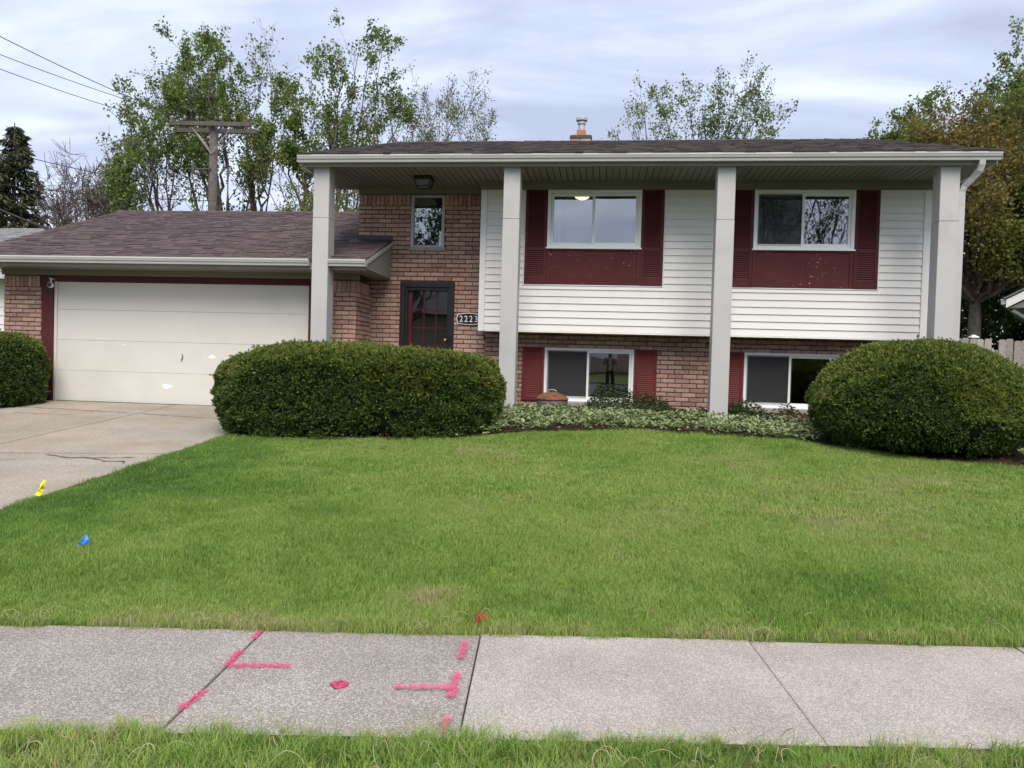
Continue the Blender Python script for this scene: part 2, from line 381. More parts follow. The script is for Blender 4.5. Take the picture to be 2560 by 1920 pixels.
M['pink'] = spray('pink_spray_paint', (0.72, 0.09, 0.21))
M['redspray'] = pmat('red_spray_paint', (0.55, 0.05, 0.06), 0.7, 0.25, 60, 0.4, 140, spec=0.2)
M['yellow'] = pmat('yellow_flag_vinyl', (0.88, 0.82, 0.02), 0.4, 0.05, 8)
M['blue'] = pmat('blue_flag_vinyl', (0.03, 0.20, 0.62), 0.35, 0.08, 8)
M['wire'] = pmat('flag_wire', (0.25, 0.25, 0.25), 0.4, 0.1, 8, metal=0.8)
M['rust'] = pmat('rusted_iron', (0.19, 0.075, 0.036), 0.85, 0.3, 14, 0.5, 60, grime=(0.06, 0.035, 0.028), gscale=9, gpos=(0.5, 0.7))
M['rustgrey'] = pmat('burnt_drum_steel', (0.14, 0.125, 0.125), 0.75, 0.3, 10, 0.3, 60, grime=(0.14, 0.065, 0.04), gscale=7, gpos=(0.55, 0.75))
M['wood_pole'] = pmat('weathered_pole', (0.115, 0.098, 0.088), 0.9, 0.3, 9, 0.5, 40, spec=0.15)
M['fence'] = rmat('weathered_fence', [(0, (0.23, 0.21, 0.19)), (0.5, (0.30, 0.28, 0.26)), (1, (0.36, 0.34, 0.32))], 0.9, 24, 0.3, 0.4, 50)
M['cable'] = pmat('cable', (0.02, 0.02, 0.022), 0.6, 0.1, 4)
M['porcelain'] = pmat('insulator', (0.28, 0.26, 0.25), 0.3, 0.1, 9)
M['bark'] = pmat('bark', (0.115, 0.095, 0.08), 0.95, 0.35, 8, 0.8, 30, spec=0.1)
M['bark_grey'] = pmat('bark_grey', (0.115, 0.095, 0.085), 0.95, 0.3, 8, 0.6, 30, spec=0.1)
M['leaf_maple'] = leafmat('maple_leaf', [(0, (0.085, 0.121, 0.028)), (0.5, (0.163, 0.234, 0.050)), (0.85, (0.234, 0.320, 0.071)), (1, (0.312, 0.383, 0.106))], 0.5)
M['leaf_pale'] = leafmat('pale_leaf', [(0, (0.126, 0.154, 0.056)), (0.6, (0.210, 0.245, 0.091)), (1, (0.308, 0.322, 0.140))], 0.5)
M['leaf_olive'] = leafmat('olive_leaf', [(0, (0.111, 0.137, 0.029)), (0.5, (0.189, 0.227, 0.049)), (1, (0.273, 0.305, 0.078))], 0.5)
M['leaf_bronze'] = leafmat('bronze_leaf', [(0, (0.125, 0.088, 0.027)), (0.45, (0.22, 0.155, 0.045)), (0.8, (0.29, 0.215, 0.062)), (1, (0.23, 0.22, 0.055))], 0.45, big=((0.15, 0.17, 0.036), 0.28, 0.44, 0.58))
M['leaf_dark'] = leafmat('dark_leaf', [(0, (0.017, 0.038, 0.011)), (0.6, (0.039, 0.081, 0.018)), (1, (0.070, 0.126, 0.028))], 0.3)
M['needle'] = leafmat('spruce_needles', [(0, (0.029, 0.038, 0.019)), (0.6, (0.058, 0.070, 0.032)), (0.9, (0.096, 0.099, 0.048)), (1, (0.136, 0.112, 0.064))], 0.15)
YEW = [(0, (0.024, 0.055, 0.014)), (0.35, (0.05, 0.10, 0.024)), (0.62, (0.08, 0.145, 0.034)), (0.85, (0.145, 0.21, 0.048)), (1, (0.27, 0.30, 0.085))]
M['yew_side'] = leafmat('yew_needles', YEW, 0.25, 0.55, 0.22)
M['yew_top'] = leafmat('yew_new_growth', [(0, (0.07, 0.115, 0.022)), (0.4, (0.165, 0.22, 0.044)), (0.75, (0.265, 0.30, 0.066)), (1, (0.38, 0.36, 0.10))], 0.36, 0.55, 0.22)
M['yew_core'] = pmat('yew_dark_core', (0.016, 0.02, 0.01), 0.95, 0.3, 20, spec=0.05)  # inner shade of the bush put into the core colour
M['vari_edge'] = leafmat('variegated_edge', [(0, (0.30, 0.36, 0.16)), (0.6, (0.42, 0.48, 0.24)), (1, (0.54, 0.58, 0.34))], 0.25)
M['vari_mid'] = leafmat('variegated_middle', [(0, (0.085, 0.155, 0.045)), (0.6, (0.13, 0.225, 0.07)), (1, (0.19, 0.29, 0.10))], 0.25)
M['ivy'] = leafmat('ground_ivy', [(0, (0.02, 0.035, 0.012)), (0.6, (0.045, 0.068, 0.022)), (1, (0.075, 0.10, 0.038))], 0.25)
M['grass'] = leafmat('grass_blade', [(0.0, (0.07, 0.155, 0.032)), (0.25, (0.15, 0.268, 0.052)), (0.5, (0.265, 0.40, 0.080)), (0.70, (0.36, 0.45, 0.12)), (0.82, (0.40, 0.36, 0.18)), (1.0, (0.50, 0.43, 0.27))], 0.35, 0.5, 0.25, attr='tint')
M['straw'] = leafmat('dry_stem', [(0, (0.25, 0.20, 0.10)), (0.6, (0.42, 0.36, 0.20)), (1, (0.55, 0.50, 0.33))], 0.2)
M['weed'] = leafmat('dandelion_leaf', [(0, (0.105, 0.165, 0.042)), (1, (0.210, 0.285, 0.068))], 0.3)

# ------------------------------------------------------------------ ground
SK = 0.138                                     # the street runs at a slight angle to the house
def far_edge(x): return 4.37+SK*x              # lawn side of the pavement
def near_edge(x): return 3.15+SK*x             # street side
DRX = -5.22                                    # right edge of the driveway
def gz(x, y):
    x = np.asarray(x, float); y = np.asarray(y, float)
    k = 0.072+0.016*np.clip((x+5.2)/1.8, 0, 1)
    yy = np.minimum(y, 13.2)
    t = yy-4.4
    h = np.where(t > 0, t, 0.0)*k
    return h
def ground_z(x, y):
    x = np.asarray(x, float); y = np.asarray(y, float)
    z = gz(x, y)+0.012*(vnoise(x*1.3, y*1.3)-0.5)*(y > 4)
    walk = (y < far_edge(x)-0.02) & (y > near_edge(x)+0.02); z = np.where(walk, -0.06, z)
    drv = (x < DRX-0.03) & (x > -10.3) & (y > -1) & (y < 13.02); z = np.where(drv, z-0.05, z)
    road = (y < -1.0+SK*x) & (y > -9.4+SK*x); z = np.where(road, -0.35, z)
    return z
xs = np.sort(np.concatenate([[-400, -150, -60, -30, -20], np.arange(-15, 12.01, 0.2), [DRX-0.045, DRX-0.02, -10.31, -10.28, 15, 20, 30, 60, 150, 400]]))
ys = np.concatenate([[-400, -150, -60, -30, -20, -15], np.arange(-12, 16.2, 0.2), [4.335, 4.365, 3.155, 3.185, -1.01, -0.99, -9.41, -9.39, 18, 20, 25, 40, 70, 150, 400, 1500]]); ys.sort()
gx, gy = np.meshgrid(xs, ys); gy = gy+SK*np.clip(gx, -20, 20); gzz = ground_z(gx, gy)
vv = np.stack([gx, gy, gzz], -1).reshape(-1, 3)
nx, ny = len(xs), len(ys)
ii, jj = np.meshgrid(np.arange(nx-1), np.arange(ny-1)); q0 = (jj*nx+ii).ravel()
fc = np.stack([q0, q0+1, q0+nx+1, q0+nx], -1).ravel()
ground = np_mesh('ground', vv, fc, 4, M['lawn_base'], smooth=True); tag(ground, kind='structure')

# street behind the photographer (seen only in the window glass)
mb = MB(); mb.prism([(-120, -1.15-SK*120), (120, -1.15+SK*120), (120, -9.2+SK*120), (-120, -9.2-SK*120)][::-1], -0.3, -0.10)
tag(mb.build('road', M['asphalt'], origin=False), kind='structure')
mb = MB()
for off in (-1.0, -9.2):
    mb.prism([(-120, off-0.15-SK*120), (120, off-0.15+SK*120), (120, off+SK*120), (-120, off-SK*120)], -0.3, 0.015)
tag(mb.build('kerb', M['drive'], origin=False), kind='structure')

# pavement: slabs on a bed of soil
sd = Vector((1, SK)).normalized()
mb = MB(); mb.prism([(-16, near_edge(-16)), (16, near_edge(16)), (16, far_edge(16)), (-16, far_edge(-16))], -0.12, -0.045)
pave = tag(mb.build('pavement', M['soil'], origin=False), kind='structure')
joints = [-16, -14.4, -12.9, -11.4, -9.9, -8.4, -7.0, -5.6, -4.33, -3.08, -1.87, -0.655, 0.86, 2.38, 3.9, 5.4, 6.9, 8.4, 9.9, 11.4, 12.9, 14.4, 16]
for i, (a, b) in enumerate(zip(joints, joints[1:])):
    ga = 0.0035 if b > -0.6 else 0.004
    def jx(s, e):     # joint running square to the walk
        return s-SK*(e-0.5*1.22)*0.55
    p = []
    for s, e in ((a+ga, 0), (b-ga, 0), (b-ga, 1.22), (a+ga, 1.22)):
        x = s-SK*(e-1.22)*0.62
        p.append((x, near_edge(x)+e))
    dz = [0.0, 0.004, -0.003, 0.005, 0.0, 0.002][i % 6]+(0.006 if i == 11 else 0)
    mb = MB(); bm = bmesh.new()
    vs_ = [bm.verts.new((x, y, z)) for z in (-0.05, dz) for x, y in p]
    for f in ((3, 2, 1, 0), (4, 5, 6, 7), (0, 1, 5, 4), (1, 2, 6, 5), (2, 3, 7, 6), (3, 0, 4, 7)): bm.faces.new([vs_[q] for q in f])
    top = [ed for ed in bm.edges if all(v.co.z > -0.02 for v in ed.verts)]
    bmesh.ops.bevel(bm, geom=top, offset=0.009, segments=2, profile=0.5, affect='EDGES'); bm.verts.index_update()
    mb.poly([v.co.copy() for v in bm.verts], [[v.index for v in f.verts] for f in bm.faces]); bm.free()
    o = mb.build('slab', M['side_l'] if b < -0.5 else M['side_r'], pave)

# driveway slabs
def gp(x, y): return float(gz(x, y))
mb = MB(); mb.prism([(-10.25, -0.9), (DRX, -0.9), (DRX, 13.0), (-10.25, 13.0)], lambda x, y: gp(x, y)-0.2, lambda x, y: gp(x, y)-0.045)
tcl = []
drive = None
mbd = MB()
def grid_prism(mb_, quad, n=10, thick=0.06, dz=0.0):
    (ax, ay), (bx, by), (cx, cy), (dx, dy) = quad
    V = []; 
    for j in range(n+1):
        for i in range(n+1):
            u, v = i/n, j/n
            x = (ax*(1-u)+bx*u)*(1-v)+(dx*(1-u)+cx*u)*v; y = (ay*(1-u)+by*u)*(1-v)+(dy*(1-u)+cy*u)*v
            V.append((x, y, gp(x, y)+dz))
    k_ = len(V); F = []
    for j in range(n):
        for i in range(n):
            q = j*(n+1)+i; F.append((q, q+1, q+n+2, q+n+1))
    rim = [i for i in range(n+1)]+[j*(n+1)+n for j in range(1, n+1)]+[n*(n+1)+i for i in range(n-1, -1, -1)]+[j*(n+1) for j in range(n-1, 0, -1)]
    low = [(V[i][0], V[i][1], V[i][2]-thick) for i in rim]; V += low
    m_ = len(rim)
    for i in range(m_): F.append((rim[i], k_+i, k_+(i+1) % m_, rim[(i+1) % m_]))
    mb_.poly(V, F)
grid_prism(mbd, [(-10.25, -0.9), (DRX, -0.9), (DRX, 13.02), (-10.25, 13.02)], 24, 0.1, -0.042)
drive = tag(mbd.build('driveway', M['soil'], origin=False), kind='structure')
g_ = 0.016
cx_ = -7.62
def ylow(x): return 8.78+0.19*(x+5.2)
rows = [(-0.9, lambda x: 2.6+SK*x), (None, None)]
lines = [lambda x: -0.9+0*x, lambda x: near_edge(x)-0.0, lambda x: far_edge(x), lambda x: ylow(x), lambda x: 11.82+0.015*(x+7.6), lambda x: 13.0+0*x]
for lo, hi in zip(lines, lines[1:]):
    if lo(0) == near_edge(0): continue
    for xa, xb in ((-10.25, cx_), (cx_, DRX)):
        mb = MB(); grid_prism(mb, [(xa+g_, lo(xa)+g_), (xb-g_, lo(xb)+g_), (xb-g_, hi(xb)-g_), (xa+g_, hi(xa)-g_)], 10, 0.05, 0.012+0.004*(rng.random()-0.5))
        mb.build('slab', M['drive'], drive)

M['crack'] = pmat('crack_dirt', (0.13, 0.11, 0.09), 0.95, 0.4, 30, spec=0.1)
def crack(pts, w, seed, dz=0.0165):
    r_ = random.Random(seed); Lf = []; Rt = []
    P_ = [Vector(p) for p in pts]; fine = []
    for a, b in zip(P_, P_[1:]):
        n_ = max(3, int((b-a).length/0.07))
        for i in range(n_): fine.append(a.lerp(b, i/n_)+Vector((r_.gauss(0, 0.012), r_.gauss(0, 0.012))))
    for i, p in enumerate(fine):
        k_ = w*r_.uniform(0.25, 1.4)*(0.2 if i in (0, len(fine)-1) else 1); Lf.append((p.x, p.y+k_)); Rt.append((p.x, p.y-k_))
    mb = MB()
    for i in range(len(fine)-1):
        mb.face([(*Rt[i], gp(*Rt[i])+dz), (*Rt[i+1], gp(*Rt[i+1])+dz), (*Lf[i+1], gp(*Lf[i+1])+dz), (*Lf[i], gp(*Lf[i])+dz)])
    return mb.build('crack', M['crack'], drive)
crack([(-10.2, 12.05), (-9.2, 11.98), (-8.2, 11.9), (-7.7, 11.86)], 0.012, 1); crack([(-9.6, 11.45), (-8.9, 11.40), (-8.3, 11.42)], 0.007, 2); crack([(-7.5, 11.75), (-6.6, 11.66), (-5.7, 11.55)], 0.012, 3)
crack([(-6.6, 8.42), (-6.2, 8.30), (-5.9, 8.36), (-5.4, 8.5)], 0.016, 4); crack([(-6.0, 8.4), (-5.7, 8.2), (-5.5, 8.25), (-5.35, 8.05)], 0.02, 5); crack([(-7.4, 7.95), (-6.9, 8.0), (-6.5, 8.22)], 0.006, 6)
# bed of mulch and soil in front of the house
bed_pts = [(-5.25, 10.05), (-4.6, 9.85), (-3.6, 9.70), (-2.7, 9.75), (-1.9, 10.1), (-1.3, 10.65), (-0.5, 11.05), (0.64, 11.2), (1.8, 11.1), (2.7, 10.85), (3.4, 10.35), (4.2, 9.85), (5.0, 9.55), (6.0, 9.3), (7.5, 9.2), (9.0, 9.2)]
bx_ = np.array([p[0] for p in bed_pts]); by_ = np.array([p[1] for p in bed_pts])
def bed_edge(x): return np.interp(x, bx_, by_)
V = []; F = []; xsb = np.linspace(DRX, 8.0, 60); nn = 14
for i, x in enumerate(xsb):
    for j in range(nn+1):
        y = bed_edge(x)+(13.95-bed_edge(x))*j/nn
        V.append((x, y, gp(x, y)+0.02+0.03*float(vnoise(x*6, y*6))))
for i in range(len(xsb)-1):
    for j in range(nn):
        q = i*(nn+1)+j; F.append((q, q+nn+1, q+nn+2, q+1))
bed = np_mesh('planting_bed', np.array(V), np.array(F).ravel(), 4, M['soil'], smooth=True); tag(bed, kind='structure')
def in_bed(x, y): return (x > DRX) & (y > bed_edge(x))

# ------------------------------------------------------------------ house
YB = 13.90      # face of the brick
YS = 13.45      # face of the overhanging upper storey
YG = 13.05      # face of the garage front
FZ = 4.72       # soffit height
house = empty('house', (0, 13.9, 0.6))
tag(house, 'split level house, brick below, white siding and maroon shutters above, attached garage', 'house')
XL, XR = -4.62, 5.22

BAY = [(-1.46, 0.925, 2.94, 4.577), (2.025, 4.44, 2.94, 4.577)]
WIN_UP = [(-1.073, 0.54, 3.572, 4.577), (2.415, 4.047, 3.58, 4.58)]
WIN_LO = [(-1.095, 0.505, 0.895, 1.85), (2.42, 4.02, 0.895, 1.85)]
DOOR = (-3.80, -2.785, 0.9, 2.975)
SMALL = (-3.632, -3.0, 3.63, 4.585)

# -- structural walls (mortar coloured core behind the bricks, openings left free)
def wall(name, x0, x1, z0, z1, holes, y0, y1, mat_):
    mb = MB()
    for a, b, c, d in cells(x0, x1, z0, z1, holes): mb.box(a, b, y0, y1, c, d)
    return mb.build(name, mat_, house)
W_ENTRY = wall('brick_wall', XL+0.005, -2.28, 0.3, 4.60, [DOOR, SMALL], YB+0.012, YB+0.2, M['mortar'])
W_LOW = wall('brick_wall', -2.28, XR, 0.3, 2.2, WIN_LO, YB+0.012, YB+0.2, M['mortar'])
wall('upper_wall', -2.25, 5.26, 2.16, 4.6, WIN_UP, YS+0.02, YS+0.16, M['trim'])
mb = MB(); mb.box(-2.25, 5.26, YS+0.002, YB+0.1, 2.115, 2.15); mb.build('overhang_soffit', M['frieze'], house)
mb = MB(); mb.box(XL, XL+0.2, YB+0.21, 22.4, 0.3, FZ); mb.build('side_wall', M['trim'], house)
mb = MB(); mb.box(XR-0.2, XR, YB+0.21, 22.4, 0.3, FZ); mb.build('side_wall', M['siding'], house)
mb = MB(); mb.box(5.06, 5.26, YS+0.17, YB+0.205, 2.16, FZ); mb.build('side_wall', M['siding'], house)
mb = MB(); mb.box(-2.25, -2.05, YS+0.17, YB+0.205, 2.16, FZ-0.002); mb.build('side_wall', M['siding'], house)
mb = MB(); mb.box(XL, XR, 22.4, 22.6, 0.3, FZ); mb.build('rear_wall', M['siding'], house)
for gxx in (XL, XR-0.2):        # gable triangles
    mb = MB(); mb.extrude_x([(YB+0.21, FZ), (18.2, 6.5), (22.5, FZ)], gxx+0.001, gxx+0.199); mb.build('gable_wall', M['siding'], house)

# -- bricks
BW, BH, BL = 0.0115, 0.0813, 0.254
proto = []
for k_ in range(4):
    r_ = random.Random(k_)
    c = 0.0075
    def brick_mesh(l_, h_, nm):
        j = lambda a=0.0022: r_.uniform(-a, a)
        x, z = l_/2, h_/2
        o_ = [(-x, 0.012, -z), (x, 0.012, -z), (x, 0.012, z), (-x, 0.012, z)]
        i_ = [(-x+c+j(), j(0.0015), -z+c+j()), (x-c+j(), j(0.0015), -z+c+j()), (x-c+j(), j(0.0015), z-c+j()), (-x+c+j(), j(0.0015), z-c+j())]
        b_ = [(-x, 0.03, -z), (x, 0.03, -z), (x, 0.03, z), (-x, 0.03, z)]
        mbb = MB(); mbb.poly(o_+i_+b_, [(4, 5, 6, 7), (0, 1, 5, 4), (1, 2, 6, 5), (2, 3, 7, 6), (3, 0, 4, 7), (8, 9, 1, 0), (9, 10, 2, 1), (10, 11, 3, 2), (11, 8, 0, 3)])
        me = mbb.mesh(nm); me.materials.append(M['brick']); return me
    proto.append((brick_mesh(1.0, BH-0.012, 'brick_stretcher'), brick_mesh(1.0, 0.2, 'brick_soldier')))
# local frame: pieces listed as (x0,x1,z0,z1,soldier,plane,parent)
pieces = []
def courses(x0, x1, z0, z1, holes, plane, parent, soldier_top=None, phase=0):
    zt = z1
    if soldier_top:
        z_s = z1-0.205; x = x0; 
        while x < x1-0.02:
            xe = min(x+BH, x1)
            for a, b in cutx(x, xe-0.012, (z_s+z1)/2, holes): 
                if b-a > 0.03: pieces.append((a, b, z_s, z1-0.006, True, plane, parent))
            x += BH
        zt = z_s
    r = 0; z = zt
    while z > z0+0.02:
        zb = z-BH; x = x0-(BL*0.5 if (r+phase) % 2 else 0)+random.uniform(-0.012, 0.012)
        while x < x1:
            a, b = max(x, x0), min(x+BL-0.012, x1)
            if b-a > 0.02:
                for p, q in cutx(a, b, zb+BH/2, holes): pieces.append((p, q, zb+0.006, z-0.006, False, plane, parent))
            x += BL
        z = zb; r += 1
hol = lambda h, e_=0.006: (h[0]-e_, h[1]+e_, h[2]-e_, h[3]+e_)
SILL_LO = [(w[0]-0.03, w[1]+0.03, 0.80, 0.895) for w in WIN_LO]
courses(XL, -2.19, 0.55, 4.60, [hol(DOOR), hol((SMALL[0], SMALL[1], SMALL[2]-0.065, SMALL[3]))], YB, W_ENTRY, True)
courses(-2.19, XR, 0.55, 2.16, [hol(h) for h in WIN_LO]+[hol(h) for h in SILL_LO], YB, W_LOW, None, 1)
# garage piers
GL0, GL1 = -11.10, -10.33
GR0, GR1 = -5.12, -4.36
GD = (-10.10, -5.215, 0.62, 2.82)
mb = MB(); mb.box(GL0+0.004, GL1, YG+0.012, YG+0.25, 0.3, 2.93); W_GL = mb.build('garage_wall', M['mortar'], house)
mb = MB(); mb.box(GR0, GR1-0.012, YG+0.012, YB-0.002, 0.3, 2.93); W_GR = mb.build('garage_wall', M['mortar'], house)
courses(GL0, GL1-0.012, 0.55, 2.915, [], YG, W_GL, True)
courses(GR0+0.012, GR1, 0.55, 2.915, [], YG, W_GR, True, 1)
nfront = len(pieces)
# the return of the right pier faces sideways: brick plane x = GR1
courses(YG+0.0, YB-0.004, 0.55, 2.915, [], 'side', W_GR, True)
def vis(p):
    a, b, c, d, s, pl, _ = p
    xm, zm = (a+b)/2, (c+d)/2
    if pl == 'side': X, Y, w = GR1, (a+b)/2, (b-a)*0.33
    else: X, Y, w = xm, pl, b-a
    D_ = math.dist((X, Y, zm), CAM)
    area = w*(d-c)/D_**2
    low = 1.75 if -5.8 < X < -1.4 else 0.6
    if X > 2.9: low = 1.5
    if X < -9: low = 1.7
    if zm < low-0.05: area *= 0.05
    if pl == YB and -2.2 < X and zm > 2.13: area *= 0.1
    if pl == YB and X < -4.4 and zm < 3.6: area *= 0.05
    if any(h[0]-0.4 < X < h[1]+0.4 and 0.9 < zm < 1.85 and pl == YB for h in WIN_LO): area *= 0.05   # behind shutters
    return area
order = sorted(range(len(pieces)), key=lambda i: -vis(pieces[i]))
top300 = set(order[:300])
rest = MB()
for i, (a, b, c, d, s, pl, pa) in enumerate(pieces):
    r_ = random.Random(i)
    jy = r_.uniform(-0.0035, 0.003); jz = r_.uniform(-0.0012, 0.0012)
    me = proto[i % 4][1 if s else 0]; h0 = 0.2 if s else BH-0.012
    sx, sz = (b-a), (d-c)/h0
    if i in top300:
        o = bpy.data.objects.new('brick', me); lnk(o)
        o.location = Vector(((a+b)/2, pl+jy, (c+d)/2+jz)) if pl != 'side' else Vector((GR1-jy, (a+b)/2, (c+d)/2+jz))
        o.scale = (sx, 1, sz)
        if pl == 'side': o.rotation_euler = (0, 0, math.pi/2)
        par(o, pa)
    else:
        V = []
        for v in me.vertices:
            x, y, z = v.co.x*sx, v.co.y+jy, v.co.z*sz+(c+d)/2+jz
            V.append(((a+b)/2+x, pl+y, z) if pl != 'side' else (GR1-y, (a+b)/2+x, z))
        rest.poly(V, [list(p.vertices) for p in me.polygons])
tag(rest.build('brick_field', M['brick'], house), kind='stuff')

# -- siding boards
EXP = 0.1222
z = 2.12; holes = [hol(h, 0.02) for h in BAY]
while z < 4.57:
    zt = min(z+EXP, 4.577)
    for a, b in cutx(-2.145, 5.135, (z+zt)/2, holes):
        cuts = [a, b]
        if b-a > 3: cuts = [a, a+random.uniform(1.8, min(3.6, b-a-1)), b]
        for p, q in zip(cuts, cuts[1:]):
            mb = MB(); h = zt-z
            mb.extrude_x([(YS+0.02, z+0.003), (YS+0.02, zt+0.002), (YS+0.004, zt+0.002), (YS+0.003, z+h*0.75), (YS-0.009, z+0.016), (YS-0.0115, z+0.005), (YS-0.008, z)][::-1], p+0.0008, q-0.0008)
            mb.build('siding_board', M['siding'], house)
    z += EXP
for a, b in ((-2.255, -2.146), (5.136, 5.262)):        # corner boards
    mb = MB(); mb.box(a, b, YS-0.018, YS+0.14, 2.10, 4.576, 0.004); mb.build('corner_trim', M['trim'], house)
mb = MB(); mb.box(-2.14, 5.13, YS-0.014, YS+0.018, 2.096, 2.119, 0.003); mb.build('starter_trim', M['trim'], house)
for i, h in enumerate(BAY):
    mb = MB(); t = 0.018
    mb.box(h[0]-t, h[0]-0.002, YS-0.016, YS+0.015, h[2]-t, h[3]); mb.box(h[1]+0.002, h[1]+t, YS-0.016, YS+0.015, h[2]-t, h[3]); mb.box(h[0]-0.002, h[1]+0.002, YS-0.016, YS+0.015, h[2]-t, h[2]-0.003)
    mb.build('bay_trim', M['trim'], house)
# frieze boards and soffit
mb = MB(); mb.box(-2.27, 5.30, YS-0.03, YS+0.16, 4.579, FZ+0.01, 0.003); mb.build('frieze_board', M['frieze'], house)
mb = MB(); mb.box(XL-0.01, -2.272, YB-0.03, YB+0.2, 4.603, FZ+0.01, 0.003); mb.build('frieze_board', M['frieze'], house)

# -- shutters
def shutter(x0, x1, z0, z1, y, mt, rail, pitch=0.0335, stile=0.055):
    mb = MB(); d0, d1 = y-0.028, y+0.004
    zr = [z0, z0+rail[0], z1-rail[2], z1]
    mb.box(x0, x0+stile, d0, d1, z0, z1, 0.003); mb.box(x1-stile, x1, d0, d1, z0, z1, 0.003)
    mb.box(x0+stile, x1-stile, d0+0.002, d1, z0, zr[1], 0.002); mb.box(x0+stile, x1-stile, d0+0.002, d1, zr[2], z1, 0.002)
    segs = [(zr[1], zr[2])]
    if rail[1]:
        zm, hm = rail[1]; mb.box(x0+stile, x1-stile, d0+0.002, d1, zm-hm/2, zm+hm/2, 0.002); segs = [(zr[1], zm-hm/2), (zm+hm/2, zr[2])]
    mb.box(x0+stile, x1-stile, y-0.004, y+0.003, zr[1], zr[2])
    s = mb.build('shutter', mt, house)
    mbs = MB(); w = (x1-x0-2*stile)
    mbs.poly([(-w/2, -0.003, -pitch*0.62), (w/2, -0.003, -pitch*0.62), (w/2, 0.016, pitch*0.42), (-w/2, 0.016, pitch*0.42),
              (-w/2, 0.003, -pitch*0.70), (w/2, 0.003, -pitch*0.70), (w/2, 0.021, pitch*0.34), (-w/2, 0.021, pitch*0.34)],
             [(0, 1, 2, 3), (7, 6, 5, 4), (0, 4, 5, 1), (3, 2, 6, 7), (0, 3, 7, 4), (1, 5, 6, 2)])
    me = mbs.mesh('slat'); me.materials.append(mt)
    for a, b in segs:
        n_ = int((b-a)/pitch)
        for i in range(n_):
            o = bpy.data.objects.new('slat', me); lnk(o); o.location = ((x0+x1)/2, d0+0.006, a+(i+0.6)*(b-a)/n_); par(o, s)
    return s
for h, w in zip(BAY, WIN_UP):
    zm = w[2]-0.02
    shutter(h[0]+0.002, w[0]-0.004, h[2], h[3]-0.003, YS, M['maroon'], (0.13, (zm, 0.05), 0.03))
    shutter(w[1]+0.004, h[1]-0.002, h[2], h[3]-0.003, YS, M['maroon'], (0.13, (zm, 0.05), 0.03))
    # panel under the window
    mb = MB(); f = 0.06
    mb.box(w[0]+0.0, w[1], YS-0.004, YS+0.015, h[2]+0.001, w[2]-0.002)
    mb.box(w[0], w[0]+f, YS-0.022, YS-0.0045, h[2]+0.001, w[2]-0.003, 0.003); mb.box(w[1]-f, w[1], YS-0.022, YS-0.0045, h[2]+0.001, w[2]-0.003, 0.003)
    mb.box(w[0]+f, w[1]-f, YS-0.021, YS-0.0045, h[2]+0.001, h[2]+0.055, 0.003); mb.box(w[0]+f, w[1]-f, YS-0.021, YS-0.0045, w[2]-0.045, w[2]-0.003, 0.003)
    mb.build('window_panel', M['chipped'], house)
for w in WIN_LO:
    shutter(w[0]-0.40, w[0]-0.015, 0.887, 1.85, YB-0.006, M['maroon_low'], (0.075, None, 0.045), 0.036)
    shutter(w[1]+0.018, w[1]+0.405, 0.887, 1.85, YB-0.006, M['maroon_low'], (0.075, None, 0.045), 0.036)

# -- windows
def slider(w, y, label, screen_left, tilt=0.0, fr=0.058):
    x0, x1, z0, z1 = w; xm = (x0+x1)/2
    mb = MB(); d0, d1 = y-0.03, y+0.09
    mb.box(x0, x0+fr, d0, d1, z0, z1, 0.004); mb.box(x1-fr, x1, d0, d1, z0, z1, 0.004)
    mb.box(x0+fr, x1-fr, d0+0.001, d1, z0, z0+fr, 0.004); mb.box(x0+fr, x1-fr, d0+0.001, d1, z1-fr, z1, 0.004)
    mb.box(x0-0.02, x1+0.02, d0-0.02, d0+0.012, z0-0.016, z0+0.01, 0.004)
    win = mb.build('window', M['vinyl'], house); tag(win, label)
    a, b, c, d = x0+fr, x1-fr, z0+fr, z1-fr
    for k_, (p, q, yy) in enumerate(((a, xm+0.03, y+0.045), (xm-0.035, b, y+0.008))):
        mb = MB(); s = 0.046 if fr > 0.05 else 0.038
        mb.box(p, p+s, yy-0.014, yy+0.014, c, d, 0.003); mb.box(q-s, q, yy-0.014, yy+0.014, c, d, 0.003)
        mb.box(p+s, q-s, yy-0.013, yy+0.014, c, c+s, 0.003); mb.box(p+s, q-s, yy-0.013, yy+0.014, d-s, d, 0.003)
        mb.build('sash', M['vinyl'], win)
        mb = MB(); tl = math.tan(tilt)*(d-c)/2
        zc0, zc1 = c+s, d-s
        mb.poly([(p+s, yy+tl, zc0), (q-s, yy+tl, zc0), (q-s, yy-tl, zc1), (p+s, yy-tl, zc1), (p+s, yy+tl+0.004, zc0), (q-s, yy+tl+0.004, zc0), (q-s, yy-tl+0.004, zc1), (p+s, yy-tl+0.004, zc1)],
                [(0, 1, 2, 3), (7, 6, 5, 4), (0, 4, 5, 1), (1, 5, 6, 2), (2, 6, 7, 3), (3, 7, 4, 0)])
        mb.build('pane', M['glass'], win)
    if screen_left:
        mb = MB(); s = 0.018
        mb.box(a+0.002, a+s, y+0.003, y+0.018, c, d); mb.box(xm+0.0-s, xm-0.026, y+0.003, y+0.018, c, d) if False else None
        mb.box(a+s, xm-0.026, y+0.003, y+0.018, c+0.001, c+s+0.02); mb.box(a+s, xm-0.026, y+0.003, y+0.018, d-s, d-0.001)
        mb.build('screen_frame', M['galv'], win)
        mb = MB(); mb.box(a+s, xm-0.026, y+0.009, y+0.0105, c+s+0.02, d-s); mb.build('screen', M['screen_mesh'], win)
    return win
